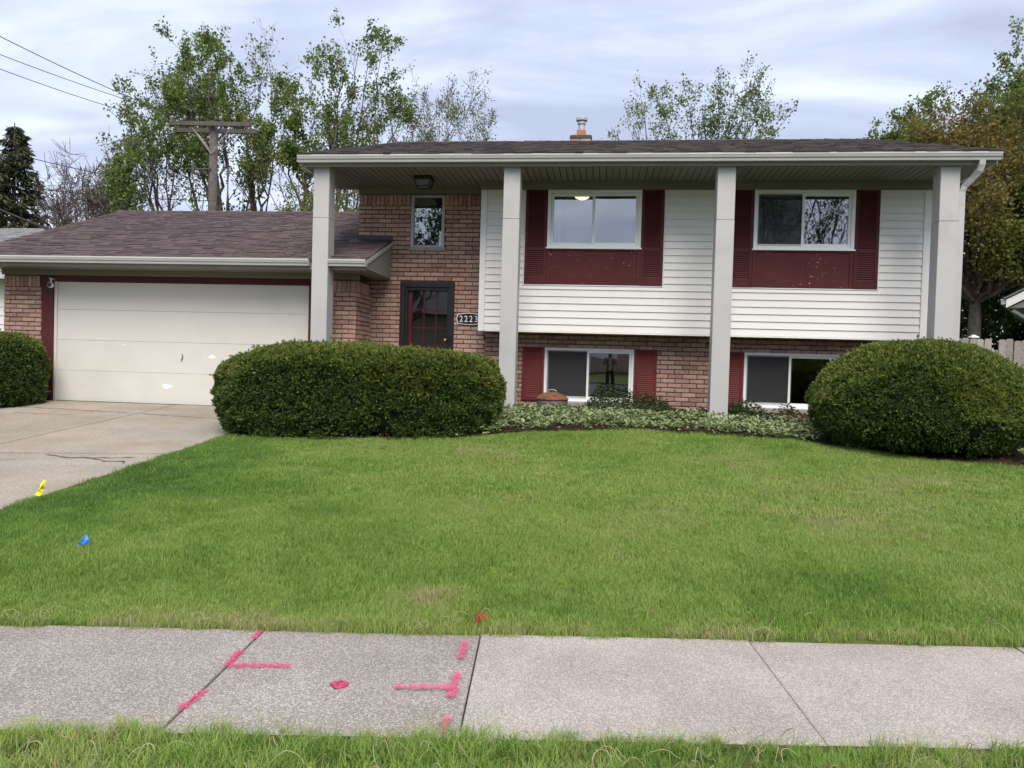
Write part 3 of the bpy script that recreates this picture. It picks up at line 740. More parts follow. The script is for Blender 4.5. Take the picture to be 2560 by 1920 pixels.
def screenmat():
    mt, n, l, b = new_mat('screen_mesh'); n.remove(b)
    t = n.new('ShaderNodeBsdfTransparent'); d = n.new('ShaderNodeBsdfDiffuse'); d.inputs['Color'].default_value = (0.07, 0.07, 0.07, 1)
    ms = n.new('ShaderNodeMixShader'); ms.inputs[0].default_value = 0.5; l.new(t.outputs[0], ms.inputs[1]); l.new(d.outputs[0], ms.inputs[2]); l.new(ms.outputs[0], n['Material Output'].inputs['Surface']); return mt
M['screen_mesh'] = screenmat()
slider(WIN_UP[0], YS, 'upstairs sliding window with a lamp lit behind it', False)
slider(WIN_UP[1], YS, 'upstairs sliding window mirroring bare branches', True)
slider(WIN_LO[0], YB+0.03, 'lower sliding window above the rusty drum', True, R(0.8), 0.045)
slider(WIN_LO[1], YB+0.03, 'lower sliding window half behind the right yew', True, R(0.8), 0.045)
for s_ in SILL_LO:
    mb = MB(); mb.box(s_[0], s_[1], YB-0.035, YB+0.1, s_[2], s_[3]-0.018, 0.006); mb.build('window_sill', M['sill'], house)
# small entry window
x0, x1, z0, z1 = SMALL
mb = MB(); f = 0.055
mb.box(x0, x0+f, YB-0.005, YB+0.1, z0, z1, 0.004); mb.box(x1-f, x1, YB-0.005, YB+0.1, z0, z1, 0.004); mb.box(x0+f, x1-f, YB-0.004, YB+0.1, z0, z0+0.035, 0.004); mb.box(x0+f, x1-f, YB-0.004, YB+0.1, z1-0.045, z1, 0.004)
win = mb.build('window', M['fascia_light'] if 'fascia_light' in M else M['post'], house)
mb = MB(); mb.box(x0+f, x1-f, YB+0.03, YB+0.036, z0+0.035, z1-0.045); mb.build('pane', M['glass'], win)
mb = MB(); mb.box(x0-0.02, x1+0.02, YB-0.03, YB+0.1, z0-0.062, z0-0.002, 0.005); mb.build('window_sill', M['sill'], house)

# -- rooms behind the glass
def room(x0, x1, y0, y1, z0, z1, mt):
    mb = MB(); t = 0.05
    mb.box(x0-t, x1+t, y0, y1+t, z0-t, z0); mb.box(x0-t, x1+t, y0, y1+t, z1, z1+t); mb.box(x0-t, x0, y0, y1, z0, z1); mb.box(x1, x1+t, y0, y1, z0, z1); mb.box(x0, x1, y1, y1+t, z0, z1)
    mb.build('room', mt, house)
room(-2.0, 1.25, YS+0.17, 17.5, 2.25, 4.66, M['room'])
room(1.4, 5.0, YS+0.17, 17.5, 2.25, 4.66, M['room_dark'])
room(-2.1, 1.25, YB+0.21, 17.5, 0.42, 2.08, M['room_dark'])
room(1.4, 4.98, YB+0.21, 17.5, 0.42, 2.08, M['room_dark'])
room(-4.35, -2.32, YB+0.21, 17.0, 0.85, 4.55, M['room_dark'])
def curtain(x0, x1, z0, z1, y):
    n_ = 24; V = []; F = []
    for i in range(n_+1):
        x = x0+(x1-x0)*i/n_; yy = y+0.025*math.sin(i*1.35)
        V += [(x, yy, z0), (x, yy, z1)]
    for i in range(n_): F.append((2*i, 2*i+2, 2*i+3, 2*i+1))
    mb = MB(); mb.poly(V, F); o = mb.build('curtain', M['curtain'], None, True)
    return o
tag(curtain(-1.06, -0.86, 3.5, 4.6, YS+0.26), 'pale curtain at the left edge of the lit upstairs window', 'curtain')
tag(curtain(3.86, 4.03, 3.5, 4.6, YS+0.26), 'pale curtain at the right edge of the branch mirroring upstairs window', 'curtain')

# -- door
x0, x1, z0, z1 = DOOR
mb = MB(); f = 0.095
mb.box(x0, x0+f, YB-0.02, YB+0.1, z0, z1, 0.004); mb.box(x1-f, x1, YB-0.02, YB+0.1, z0, z1, 0.004); mb.box(x0+f, x1-f, YB-0.019, YB+0.1, z1-0.075, z1, 0.004)
door = mb.build('front_door', M['black'], house)
mb = MB(); a, b = x0+f, x1-f; s = 0.04; t = z1-0.075
mb.box(a, a+s, YB+0.012, YB+0.045, z0, t, 0.004); mb.box(b-s, b, YB+0.012, YB+0.045, z0, t, 0.004); mb.box(a+s, b-s, YB+0.013, YB+0.045, t-0.06, t, 0.004); mb.box(a+s, b-s, YB+0.013, YB+0.045, z0, z0+0.22, 0.004)
mb.build('storm_door', M['black'], door)
mb = MB(); mb.box(a+s, b-s, YB+0.026, YB+0.031, z0+0.22, t-0.06); mb.build('pane', M['glass_dark'], door)
mb = MB(); yd = YB+0.085
mb.box(a, a+0.115, yd, yd+0.04, z0, t, 0.004); mb.box(b-0.03, b, yd, yd+0.04, z0, t, 0.004)
lx = [a+0.115+(b-0.03-a-0.115)*k_/3 for k_ in (1, 2)]
for xx in lx: mb.box(xx-0.012, xx+0.012, yd+0.004, yd+0.03, z0+0.3, t, 0.003)
for zz in (2.49, 2.155, 1.82, 1.5): mb.box(a+0.115, b-0.03, yd+0.006, yd+0.028, zz-0.011, zz+0.011, 0.003)
mb.box(a+0.115, b-0.03, yd+0.002, yd+0.035, z0, z0+0.32, 0.003)
mb.build('muntin_grid', M['doorred'], door)
mb = MB(); mb.box(a+0.115, b-0.03, yd+0.032, yd+0.036, z0+0.3, t); mb.build('pane', M['glass'], door)
mb = MB(); mb.lathe([(0.012, 0), (0.03, 0.008), (0.034, 0.03), (0.02, 0.05)], 0, 0, 12); mb.v = [(x-2.935, YB-0.0+0.01-zz, y+1.93) for x, y, zz in mb.v]; mb.build('door_knob', pmat('brass', (0.45, 0.3, 0.1), 0.3, 0.1, 9, metal=0.9), door, True)
mb = MB(); mb.box(-2.868, -2.84, YB-0.045, YB+0.01, 1.86, 2.0, 0.006); mb.build('latch', M['black'], door)
mb = MB(); mb.box(-4.3, -2.3, YB-1.1, YB-0.04, 0.45, 0.84, 0.015); mb.build('entry_step', M['drive'], house)

# -- garage front
mb = MB(); f = 0.23
mb.box(GL1+0.0, GD[0], YG-0.015, YG+0.12, 0.6, 2.925, 0.004)
mb.box(GD[0]+0.001, GD[1]-0.001, YG-0.014, YG+0.12, GD[3], 2.925, 0.004)
mb.box(GD[1], GR0, YG-0.015, YG+0.12, 0.6, 2.925, 0.004)
gdoor = mb.build('garage_door_frame', M['maroon'], house)
mb = MB(); mb.box(GD[0]+0.002, GD[0]+0.055, YG+0.012, YG+0.06, 0.62, GD[3]-0.002, 0.004); mb.build('stop_moulding', M['garage'], gdoor)
seams = [0.628, 1.188, 1.749, 2.307, 2.815]
garage_door = empty('garage_door', (-7.65, YG, 0.62)); par(garage_door, house)
gd_loc = garage_door
for a, b in zip(seams, seams[1:]):
    mb = MB(); mb.box(GD[0]+0.056, GD[1], YG+0.04, YG+0.085, a+0.0015, b-0.0015, 0.003); mb.build('door_panel', M['garage'], garage_door)
mb = MB(); mb.box(GD[0]+0.06, GD[1], YG+0.086, YG+0.1, 0.62, 2.81); mb.build('door_backing', M['dent'], garage_door)
def flake(cx, cz, w, h, seed, name, mt, y=YG+0.0388, n=13):
    r_ = random.Random(seed); pts = []
    for i in range(n):
        an = 2*math.pi*i/n; q = r_.uniform(0.7, 1.12); pts.append((cx+w/2*math.cos(an)*q, cz+h/2*math.sin(an)*q))
    mb = MB(); mb.prism_y(pts, y, y+0.003); return mb.build(name, mt, garage_door)
flake(-7.88, 0.95, 0.2, 0.10, 2, 'bare_patch', M['chalk']); flake(-7.03, 1.51, 0.15, 0.065, 3, 'bare_patch', M['chalk']); flake(-7.16, 1.478, 0.05, 0.018, 8, 'bare_patch', M['chalk'])
flake(-8.72, 1.68, 0.06, 0.022, 4, 'bare_patch', M['chalk']); flake(-7.59, 1.48, 0.035, 0.13, 5, 'scuff_mark', M['dent']); flake(-7.61, 1.43, 0.022, 0.08, 6, 'scuff_mark', M['dent'])
mb = MB(); mb.box(GL0-0.03, GR1+0.02, YG-0.03, YG+0.15, 2.927, 3.06, 0.003); mb.build('frieze_board', M['frieze'], house)
mb = MB(); mb.box(GL0, GL0+0.2, YG+0.26, 21.2, 0.3, 3.05); mb.build('side_wall', M['siding'], house)
mb = MB(); mb.box(GL0, XL-0.01, 21.2, 21.4, 0.3, 3.05); mb.build('rear_wall', M['siding'], house)
mb = MB(); mb.extrude_x([(YG+0.26, 3.05), (17.0, 4.7), (21.2, 3.05)], GL0+0.001, GL0+0.199); mb.build('gable_wall', M['siding'], house)

# -- roofs
def roof(name, x0, x1, ye, ze, yr, zr, thick, mt, back_x0=None):
    """slab with two slopes; eave line (ye,ze), ridge (yr,zr)"""
    yb = 2*yr-ye; sl = (zr-ze)/(yr-ye)
    mb = MB(); mb.extrude_x([(ye, ze-thick), (yr, zr-thick), (yb, ze-thick), (yb, ze), (yr, zr), (ye, ze)][::-1], x0, x1)
    return mb.build(name, mt, house)
def shingle_field(parent, x0, x1, ye, ze, yr, zr, mt, seed, expo=0.142, wmin=0.10, wmax=0.30, left_cut=None, both=True, skip=None, lift=0.004):
    r_ = random.Random(seed); mb = MB()
    for side in ((1, -1) if both else (1,)):
        Ls = math.hypot(yr-ye, zr-ze); uy, uz = (yr-ye)/Ls, (zr-ze)/Ls; nyy, nzz = -uz, uy
        n_ = int(Ls/expo)
        for r in range(n_+1):
            s0, s1 = r*expo-0.02, min((r+1)*expo+0.03, Ls)
            x = x0+r_.uniform(-0.3, 0)
            while x < x1:
                w = r_.uniform(wmin, wmax); a, b = max(x, x0), min(x+w, x1); x += w
                if b-a < 0.03: continue
                ym = ye+uy*s0
                if skip and skip((a+b)/2, ym, side): continue
                h1 = lift+0.007+r_.choice((0, 0, 0.008, 0.012)); h0 = lift+0.001; ds = r_.uniform(-0.006, 0.006)
                def P(xx, s_, h_): 
                    yy = ye+uy*s_+nyy*h_; zz = ze+uz*s_+nzz*h_
                    return (xx, yy if side == 1 else 2*yr-yy, zz)
                g = 0.002
                V = [P(a+g, s0+ds, h1), P(b-g, s0+ds, h1), P(b-g, s1, h0), P(a+g, s1, h0), P(a+g, s0+ds, 0.0), P(b-g, s0+ds, 0.0)]
                fs = [(0, 1, 2, 3), (4, 5, 1, 0), (5, 2, 1), (4, 0, 3)]
                if side == -1: fs = [tuple(reversed(f)) for f in fs]
                mb.poly(V, fs)
    # ridge caps
    x = x0
    while x < x1:
        b = min(x+0.17, x1); h = r_.uniform(0.014, 0.022)
        mb.poly([(x, yr-0.13, zr-0.13*(zr-ze)/(yr-ye)+h), (b, yr-0.13, zr-0.13*(zr-ze)/(yr-ye)+h-0.006), (b, yr, zr+h+0.006), (x, yr, zr+h+0.014), (x, yr+0.13, zr-0.13*(zr-ze)/(yr-ye)+h), (b, yr+0.13, zr-0.13*(zr-ze)/(yr-ye)+h-0.006)],
                [(0, 1, 2, 3), (3, 2, 5, 4)]); x = b
    return tag(mb.build('shingles', mt, parent), kind='stuff')
EX0, EX1 = -5.10, 5.69
main_roof = roof('roof', EX0, EX1, 12.16, 4.875, 18.2, 6.775, 0.03, M['roof'])
shingle_field(main_roof, EX0-0.015, EX1+0.015, 12.13, 4.866, 18.2, 6.775, M['roof'], 1)
GE0 = -11.5
garage_roof = roof('roof', GE0, XL-0.005, 12.40, 3.20, 17.0, 4.86, 0.03, M['roof_red'])
mb = MB(); mb.extrude_x([(12.40, 3.17), (13.885, 3.17+1.485*0.3609), (13.885, 3.20+1.485*0.3609), (12.40, 3.20)][::-1], XL-0.004, -3.98); mb.build('roof_return', M['roof_red'], garage_roof)
shingle_field(garage_roof, GE0-0.015, -3.97, 12.37, 3.19, 17.0, 4.86, M['roof_red'], 2, skip=lambda x, y, s: (x > XL-0.02 and (s < 0 or y > 13.82)) or (s > 0 and -5.0 < x < -4.6 and y < 12.45))
# flashing along the wall
mb = MB(); zf = 3.20+1.485*0.3609
mb.poly([(XL-0.12, 13.70, zf-0.05), (-3.96, 13.72, zf-0.045), (-3.955, 13.875, zf+0.02), (-3.955, 13.88, zf+0.10), (XL-0.02, 13.88, zf+0.11), (XL-0.02, 13.87, zf+0.03), (XL-0.12, 13.8, zf)],
        [(0, 1, 2, 5, 6), (5, 2, 3, 4)]); mb.build('flashing', M['flash'], garage_roof)
# roof vent on the garage ridge
mb = MB(); mb.box(-9.5+1.35, -8.0, 17.2, 17.45, 4.7, 4.89, 0.01); mb.build('roof_vent', M['white'], garage_roof)

# boxed end of the garage eave beside the entry
mb = MB(); mb.extrude_x([(12.46, 3.05), (YB-0.003, 3.04), (YB-0.003, 3.165+1.485*0.3609), (12.46, 3.185)], -4.02, -3.99); mb.build('eave_end_panel', M['fascia'], house)
mb = MB(); mb.extrude_x([(12.42, 3.12), (12.42, 3.19), (YB-0.004, 3.19+1.46*0.3609), (YB-0.004, 3.12+1.46*0.3609)], -3.988, -3.968); mb.build('rake_trim', M['gutter'], house)
mb = MB(); mb.box(GE0, -4.022, 12.46, YG-0.032, 3.03, 3.045); mb.build('garage_soffit', M['soffit'], house)
mb = MB(); mb.box(GR1+0.022, -4.022, YG-0.03, YB-0.004, 3.03, 3.044); mb.build('garage_soffit', M['soffit'], house)
mb = MB(); mb.box(GE0, -4.0, 12.435, 12.458, 3.02, 3.172, 0.003); mb.build('fascia', M['fascia'], house)
mb = MB(); mb.extrude_x([(12.40, 3.06), (12.40, 3.165), (17.0, 4.825), (17.0, 4.70)][::-1], GE0+0.01, GE0+0.04); mb.build('rake_board', M['trim'], house)

# main eave: fascia, soffit planks, rake boards
mb = MB(); mb.box(EX0+0.02, EX1-0.02, 12.25, 12.285, 4.685, 4.86, 0.003); mb.build('fascia', M['fascia'], house)
x = EX0+0.03; pw = 0.1085; planks = []
sm = {}
while x < EX1-0.05:
    xe = min(x+pw, EX1-0.03); xm = (x+xe)/2
    yend = YB-0.03 if (xm < -2.27) else YS-0.03
    if xm < XL-0.02: yend = 14.05
    if xm > 5.32: yend = 14.05
    key = (round(xe-x, 4), round(yend, 3))
    if key not in sm:
        mb = MB(); w = xe-x; L_ = yend-12.287
        mb.poly([(-w/2+0.005, 0, 0.008), (-w/2+0.011, 0, 0), (w/2-0.011, 0, 0), (w/2-0.005, 0, 0.008), (-w/2+0.005, L_, 0.008), (-w/2+0.011, L_, 0), (w/2-0.011, L_, 0), (w/2-0.005, L_, 0.008), (-w/2+0.005, 0, 0.014), (w/2-0.005, 0, 0.014), (-w/2+0.005, L_, 0.014), (w/2-0.005, L_, 0.014)],
                [(0, 4, 5, 1), (1, 5, 6, 2), (2, 6, 7, 3), (8, 0, 1, 2, 3, 9), (4, 10, 11, 7, 6, 5), (8, 9, 11, 10)])
        me = mb.mesh('soffit_plank'); me.materials.append(M['soffit']); sm[key] = me
    o = bpy.data.objects.new('soffit_plank', sm[key]); lnk(o); o.location = (xm, 12.287, FZ); par(o, house)
    x += pw
mb = MB(); mb.box(EX0+0.03, EX1-0.03, 12.287, 14.0, FZ+0.016, FZ+0.03); mb.build('soffit_backing', M['black'], house)
for xa in (EX0+0.0, EX1-0.03):
    mb = MB(); mb.extrude_x([(12.286, 4.705), (14.08, 4.705), (18.2, 6.56), (18.2, 6.74), (12.286, 4.88)], xa, xa+0.03); mb.build('rake_board', M['trim'], house)
    mb = MB(); mb.extrude_x([(14.06, 4.72), (18.2, 6.58), (18.2, 6.60), (14.06, 4.74)], (xa+0.03) if xa < 0 else 5.23, (XL-0.002) if xa < 0 else xa); mb.build('rake_soffit', M['soffit'], house)

# gutters
def gutter(x0, x1, yb, zb, h, name='gutter'):
    d = 0.12
    prof = [(yb, zb), (yb, zb+h), (yb-0.006, zb+h), (yb-0.008, zb+0.012), (yb-d+0.038, zb+0.012), (yb-d+0.008, zb+h-0.02), (yb-d+0.016, zb+h-0.012), (yb-d+0.016, zb+h), (yb-d-0.006, zb+h+0.004), (yb-d-0.008, zb+h-0.022), (yb-d-0.002, zb+h-0.034), (yb-d+0.006, zb+h*0.45), (yb-d+0.024, zb+h*0.3), (yb-d+0.03, zb)]
    mb = MB(); mb.extrude_x(prof[::-1], x0, x1)
    mb.prism_y([(x0-0.004, zb), (x0-0.0005, zb), (x0-0.0005, zb+h), (x0-0.004, zb+h)], yb-d+0.01, yb); mb.prism_y([(x1+0.0005, zb), (x1+0.004, zb), (x1+0.004, zb+h), (x1+0.0005, zb+h)], yb-d+0.01, yb)
    return mb.build(name, M['gutter'], house)
gutter(EX0, EX1, 12.247, 4.737, 0.112)
gutter(-11.7, -4.955, 12.433, 3.075, 0.108)
gutter(-4.615, -3.975, 12.433, 3.075, 0.108)
# downspout on the right post
mb = MB(); dx0, dx1 = 5.30, 5.385
def sweep_rect(mb_, pts, w, d):
    pts = [Vector(p) for p in pts]; n_ = len(pts); base = len(mb_.v)
    for i, p in enumerate(pts):
        t = (pts[min(i+1, n_-1)]-pts[max(i-1, 0)]).normalized(); a = Vector((0, 1, 0)); 
        a = (a-t*a.dot(t)).normalized(); b = t.cross(a)
        for sa, sb in ((-1, -1), (1, -1), (1, 1), (-1, 1)): mb_.v.append(tuple(p+a*sa*d/2+b*sb*w/2))
    for i in range(n_-1):
        for j in range(4): mb_.f.append((base+i*4+j, base+i*4+(j+1) % 4, base+(i+1)*4+(j+1) % 4, base+(i+1)*4+j)); mb_.mi.append(0)
sweep_rect(mb, [(5.43, 12.19, 4.75), (5.432, 12.2, 4.68), (5.42, 12.23, 4.60), (5.36, 12.31, 4.50), (5.28, 12.38, 4.40), (5.255, 12.40, 4.32), (5.255, 12.40, 4.2), (5.255, 12.40, 0.62)], 0.085, 0.07)
mb.build('downspout', M['gutter'], house)

# posts
for xa, xb in ((-4.895, -4.62), (-1.713, -1.442), (1.646, 1.925), (4.924, 5.205)):
    xa2 = xa; gzp = gp((xa+xb)/2, 12.5)
    mb = MB(); mb.box(xa, xb, 12.335, 12.62, gzp-0.1, 3.864, 0.006); p = mb.build('porch_post', M['post'], house)
    mb = MB(); mb.box(xa+0.002, xb-0.002, 12.337, 12.618, 3.868, FZ+0.004, 0.006); mb.build('upper_section', M['post'], p)

# chimney
mb = MB(); mb.box(-0.98, -0.50, 18.4, 18.85, 6.3, 6.90); mb.build('chimney', M['mortar'], main_roof)
ch = [o for o in bpy.data.objects if o.name.startswith('chimney')][-1]
for r in range(5):
    for k_ in range(2):
        xa = -0.99+k_*0.25-(0.12 if r % 2 else 0); a, b = max(xa, -0.99), min(xa+0.238, -0.49)
        if b-a > 0.03:
            mbq = rest = MB(); mbq.box(a, b, 18.388, 18.41, 6.50+r*0.0813, 6.57+r*0.0813, 0.005); mbq.build('chimney_course', M['brick'], main_roof)
mb = MB(); mb.box(-1.0, -0.48, 18.38, 18.87, 6.90, 6.985, 0.012); mb.box(-0.95, -0.53, 18.42, 18.82, 6.985, 7.0, 0.004); mb.build('chimney_crown', M['cap'], main_roof)
mb = MB(); mb.box(-0.845, -0.63, 18.5, 18.72, 6.99, 7.15, 0.012); mb.build('flue_tile', M['clay'], main_roof)
mb = MB(); mb.lathe([(0.075, 7.13), (0.075, 7.29), (0.10, 7.30), (0.10, 7.35), (0.075, 7.355), (0.075, 7.375), (0.135, 7.38), (0.135, 7.44), (0.12, 7.455), (0.02, 7.47)], -0.737, 18.61, 20); mb.build('flue_cap', M['galv'], main_roof)

# ------------------------------------------------------------------ fixtures on the house
def fixture(name, loc, label, cat):
    return tag(empty(name, loc), label, cat)
pl = fixture('porch_light', (-3.2, 13.1, 4.53), 'black square flush porch light under the soffit above the entry', 'light')
mb = MB(); mb.box(-3.37, -3.05, 12.96, 13.24, 4.66, 4.718, 0.01); mb.build('canopy', M['iron'], pl)
mb = MB(); t_, b_ = 0.14, 0.105
for sx, sy in ((-1, -1), (1, -1), (1, 1), (-1, 1)): mb.tube([(-3.21+sx*t_, 13.1+sy*0.125, 4.66), (-3.21+sx*b_, 13.1+sy*0.095, 4.55)], 0.008, 6)
mb.box(-3.21-b_-0.012, -3.21+b_+0.012, 12.99, 13.005, 4.535, 4.556); mb.box(-3.21-b_-0.012, -3.21+b_+0.012, 13.195, 13.21, 4.535, 4.556); mb.box(-3.21-b_-0.011, -3.21-b_+0.006, 13.005, 13.195, 4.536, 4.555); mb.box(-3.21+b_-0.006, -3.21+b_+0.011, 13.005, 13.195, 4.536, 4.555)
mb.build('cage', M['iron'], pl)
mb = MB(); mb.poly([(-3.21-t_+0.012, 12.985, 4.658), (-3.21+t_-0.012, 12.985, 4.658), (-3.21+t_-0.012, 13.215, 4.658), (-3.21-t_+0.012, 13.215, 4.658), (-3.21-b_+0.01, 13.012, 4.55), (-3.21+b_-0.01, 13.012, 4.55), (-3.21+b_-0.01, 13.188, 4.55), (-3.21-b_+0.01, 13.188, 4.55)],
        [(0, 1, 2, 3), (7, 6, 5, 4), (0, 4, 5, 1), (1, 5, 6, 2), (2, 6, 7, 3), (3, 7, 4, 0)]); mb.build('glass_shade', M['frost'], pl)

hp = fixture('house_number_plaque', (-2.49, 13.88, 2.225), 'black oval house number plaque with white rim on the brick beside the door', 'plaque')
def plaque_shape(w, h, e_, cx=-2.492, cz=2.333):
    pts = []
    for i in range(25): t = -1+2*i/24; pts.append((cx+t*w*0.9, cz-h+(h-e_)*abs(t)**1.9))
    for i in range(25): t = 1-2*i/24; pts.append((cx+t*w*0.9, cz+h-(h-e_)*abs(t)**1.9))
    q = [pts[i] for i in range(25)]+[(cx+w, cz)]+[pts[i] for i in range(25, 50)]+[(cx-w, cz)]
    return q
mb = MB(); mb.prism_y(plaque_shape(0.242, 0.110, 0.083), 13.868, 13.884); mb.build('rim', M['white'], hp)
mb = MB(); mb.prism_y(plaque_shape(0.226, 0.096, 0.07), 13.863, 13.8675); mb.build('plate', M['black'], hp)
def glyph(ch, x, z, size, parent, y, mt, depth=0.003):
    cu = bpy.data.curves.new('digit', 'FONT'); cu.body = ch; cu.size = size; cu.extrude = depth; cu.offset = 0.0015; cu.align_x = 'CENTER'
    to = bpy.data.objects.new('digit_curve', cu); col.objects.link(to)
    dg = bpy.context.evaluated_depsgraph_get(); me = bpy.data.meshes.new_from_object(to.evaluated_get(dg)); bpy.data.objects.remove(to)
    me.materials.clear(); me.materials.append(mt)
    o = bpy.data.objects.new('digit', me); lnk(o); o.location = (x, y, z); o.rotation_euler = (math.pi/2, 0, 0); o.scale = (0.82, 1, 1); par(o, parent)
for ch_, xx in zip('2223', (-2.638, -2.549, -2.457, -2.362)): glyph(ch_, xx, 2.277, 0.158, hp, 13.862, M['white'])

sc_ = fixture('security_camera', (-10.08, 12.95, 2.68), 'small round security camera at the top left corner of the garage door', 'camera')
mb = MB(); mb.box(-10.105, -10.06, 12.93, 13.03, 2.845, 2.862, 0.004); mb.tube([(-10.082, 12.97, 2.85), (-10.082, 12.95, 2.79)], 0.013, 8); mb.build('bracket', M['white'], sc_)
mb = MB(); mb.lathe([(0.02, 0), (0.05, 0.006), (0.052, 0.05), (0.04, 0.075)], 0, 0, 16); mb.v = [(x-10.08, 12.91+zz, y+2.735) for x, y, zz in mb.v]; mb.build('housing', M['white'], sc_, True)
mb = MB(); mb.lathe([(0.038, 0), (0.04, 0.012)], 0, 0, 16); mb.v = [(x-10.08, 12.905+zz, y+2.735) for x, y, zz in mb.v]; mb.build('lens', M['iron'], sc_)

lampm, n, l, b = new_mat('lit_lamp_glass'); b.inputs['Emission Color'].default_value = (1.0, 0.78, 0.45, 1); b.inputs['Emission Strength'].default_value = 1.6; b.inputs['Base Color'].default_value = (0.9, 0.85, 0.7, 1)
mb = MB(); mb.lathe([(0.02, 4.60), (0.07, 4.61), (0.12, 4.635), (0.135, 4.655)], -0.52, 14.35, 20)
tag(mb.build('ceiling_lamp', lampm, None, True), 'lit ceiling lamp glowing warm behind the left upstairs window', 'lamp')
#PART2
# ------------------------------------------------------------------ paint marks on the pavement
def blob_strip(p0, p1, w, seed, z=0.0135, ragged=0.42):
    r_ = random.Random(seed); a = Vector(p0); b = Vector(p1); d = b-a; L_ = d.length; d.normalize(); nrm = Vector((-d.y, d.x)); n_ = max(8, int(L_/0.012))
    left = []; right = []
    for i in range(n_+1):
        t = i/n_; c = a+d*L_*t; k_ = w/2*(1+r_.uniform(-ragged, ragged))*(0.75 if i in (0, n_) else 1)
        left.append(c+nrm*k_); right.append(c-nrm*k_*(1+r_.uniform(-0.15, 0.15)))
    return [(p.x, p.y) for p in right]+[(p.x, p.y) for p in reversed(left)]
def zpave(x, y): return 0.0055
def mark(name, strips, mt, label, spots=0, seed=0, z=0.0):
    mb = MB(); r_ = random.Random(seed)
    for i, (p0, p1, w) in enumerate(strips):
        pts = blob_strip(p0, p1, w, seed+i); zt_ = z+0.006+0.0006*i; mb.face([(x_, y_, zt_) for x_, y_ in pts])
        L_ = (Vector(p1)-Vector(p0)).length
        for k_ in range(int(L_*420)):      # overspray specks
            t = r_.random(); c = Vector(p0).lerp(Vector(p1), t); s = r_.uniform(0.0015, 0.0042)
            dx, dy = r_.gauss(0, w*0.62), r_.gauss(0, w*0.62)
            pp = [(c.x+dx+s*math.cos(a_), c.y+dy+s*math.sin(a_)) for a_ in (0, 1.2, 2.5, 3.8, 5.0)]
            mb.face([(x_, y_, z+0.0056) for x_, y_ in pp])
    return tag(mb.build(name, mt), label, 'paint mark', 'survey marks sprayed on the pavement')
mark('paint_mark', [((-1.880, 4.10), (-1.862, 3.965), 0.034)], M['pink'], 'short pink spray dash where the lawn meets the left pavement joint', seed=1)
mark('paint_mark', [((-1.845, 3.80), (-1.828, 3.595), 0.04), ((-1.828, 3.598), (-1.52, 3.655), 0.05)], M['pink'], 'L shaped pink spray mark on the left pavement joint', seed=2)
mark('paint_mark', [((-1.782, 3.325), (-1.785, 3.10), 0.034)], M['pink'], 'pink spray dash below the L shaped mark near the front grass', seed=3)
mb = MB(); r_ = random.Random(5); mb.prism([(-1.206+0.043*math.cos(a)*r_.uniform(0.85, 1.12), 3.49+0.046*math.sin(a)*r_.uniform(0.85, 1.12)) for a in np.linspace(0, 2*math.pi, 22)[:-1]], 0, 0.0062)
tag(mb.build('paint_mark', M['pink']), 'round pink spray dot in the middle of the old pavement slab', 'paint mark', 'survey marks sprayed on the pavement')
ZS = 0.012
mark('paint_mark', [((-0.715, 4.14), (-0.695, 3.89), 0.038)], M['pink'], 'pink spray dash at the top of the joint beside the pale slab', seed=6, z=ZS)
mark('paint_mark', [((-0.935, 3.487), (-0.672, 3.525), 0.052), ((-0.675, 3.70), (-0.655, 3.42), 0.042)], M['pink'], 'T shaped pink spray mark against the joint of the pale slab', seed=7, z=ZS)
mark('paint_mark', [((-0.632, 3.235), (-0.618, 3.09), 0.036)], M['pink'], 'pink spray dash at the bottom of the joint beside the pale slab', seed=8, z=ZS)

# ------------------------------------------------------------------ leaf and sprig machinery
def rot_basis(nrm, rg):
    """random frames whose third axis is nrm (N,3)"""
    n_ = nrm/np.linalg.norm(nrm, axis=1, keepdims=True)
    a = rg.normal(size=n_.shape); a -= (a*n_).sum(1, keepdims=True)*n_; a /= np.linalg.norm(a, axis=1, keepdims=True)
    return a, np.cross(n_, a), n_
def leaves_mesh(name, pos, length, width, direc, nrm_rand, mat_, parent, rg, fold=0.15):
    """diamond leaves: pos (N,3) base, direc (N,3) pointing"""
    N_ = len(pos)
    d = direc/np.linalg.norm(direc, axis=1, keepdims=True)
    s = rg.normal(size=(N_, 3)); s -= (s*d).sum(1, keepdims=True)*d; s /= np.linalg.norm(s, axis=1, keepdims=True)
    nn_ = np.cross(d, s)
    Ln = length[:, None]; Wd = width[:, None]
    v0 = pos; v1 = pos+d*Ln*0.45+s*Wd*0.5+nn_*Wd*fold; v2 = pos+d*Ln; v3 = pos+d*Ln*0.45-s*Wd*0.5+nn_*Wd*fold
    V = np.stack([v0, v1, v2, v3], 1).reshape(-1, 3); F = np.arange(N_*4)
    return np_mesh(name, V, F, 4, mat_, parent)

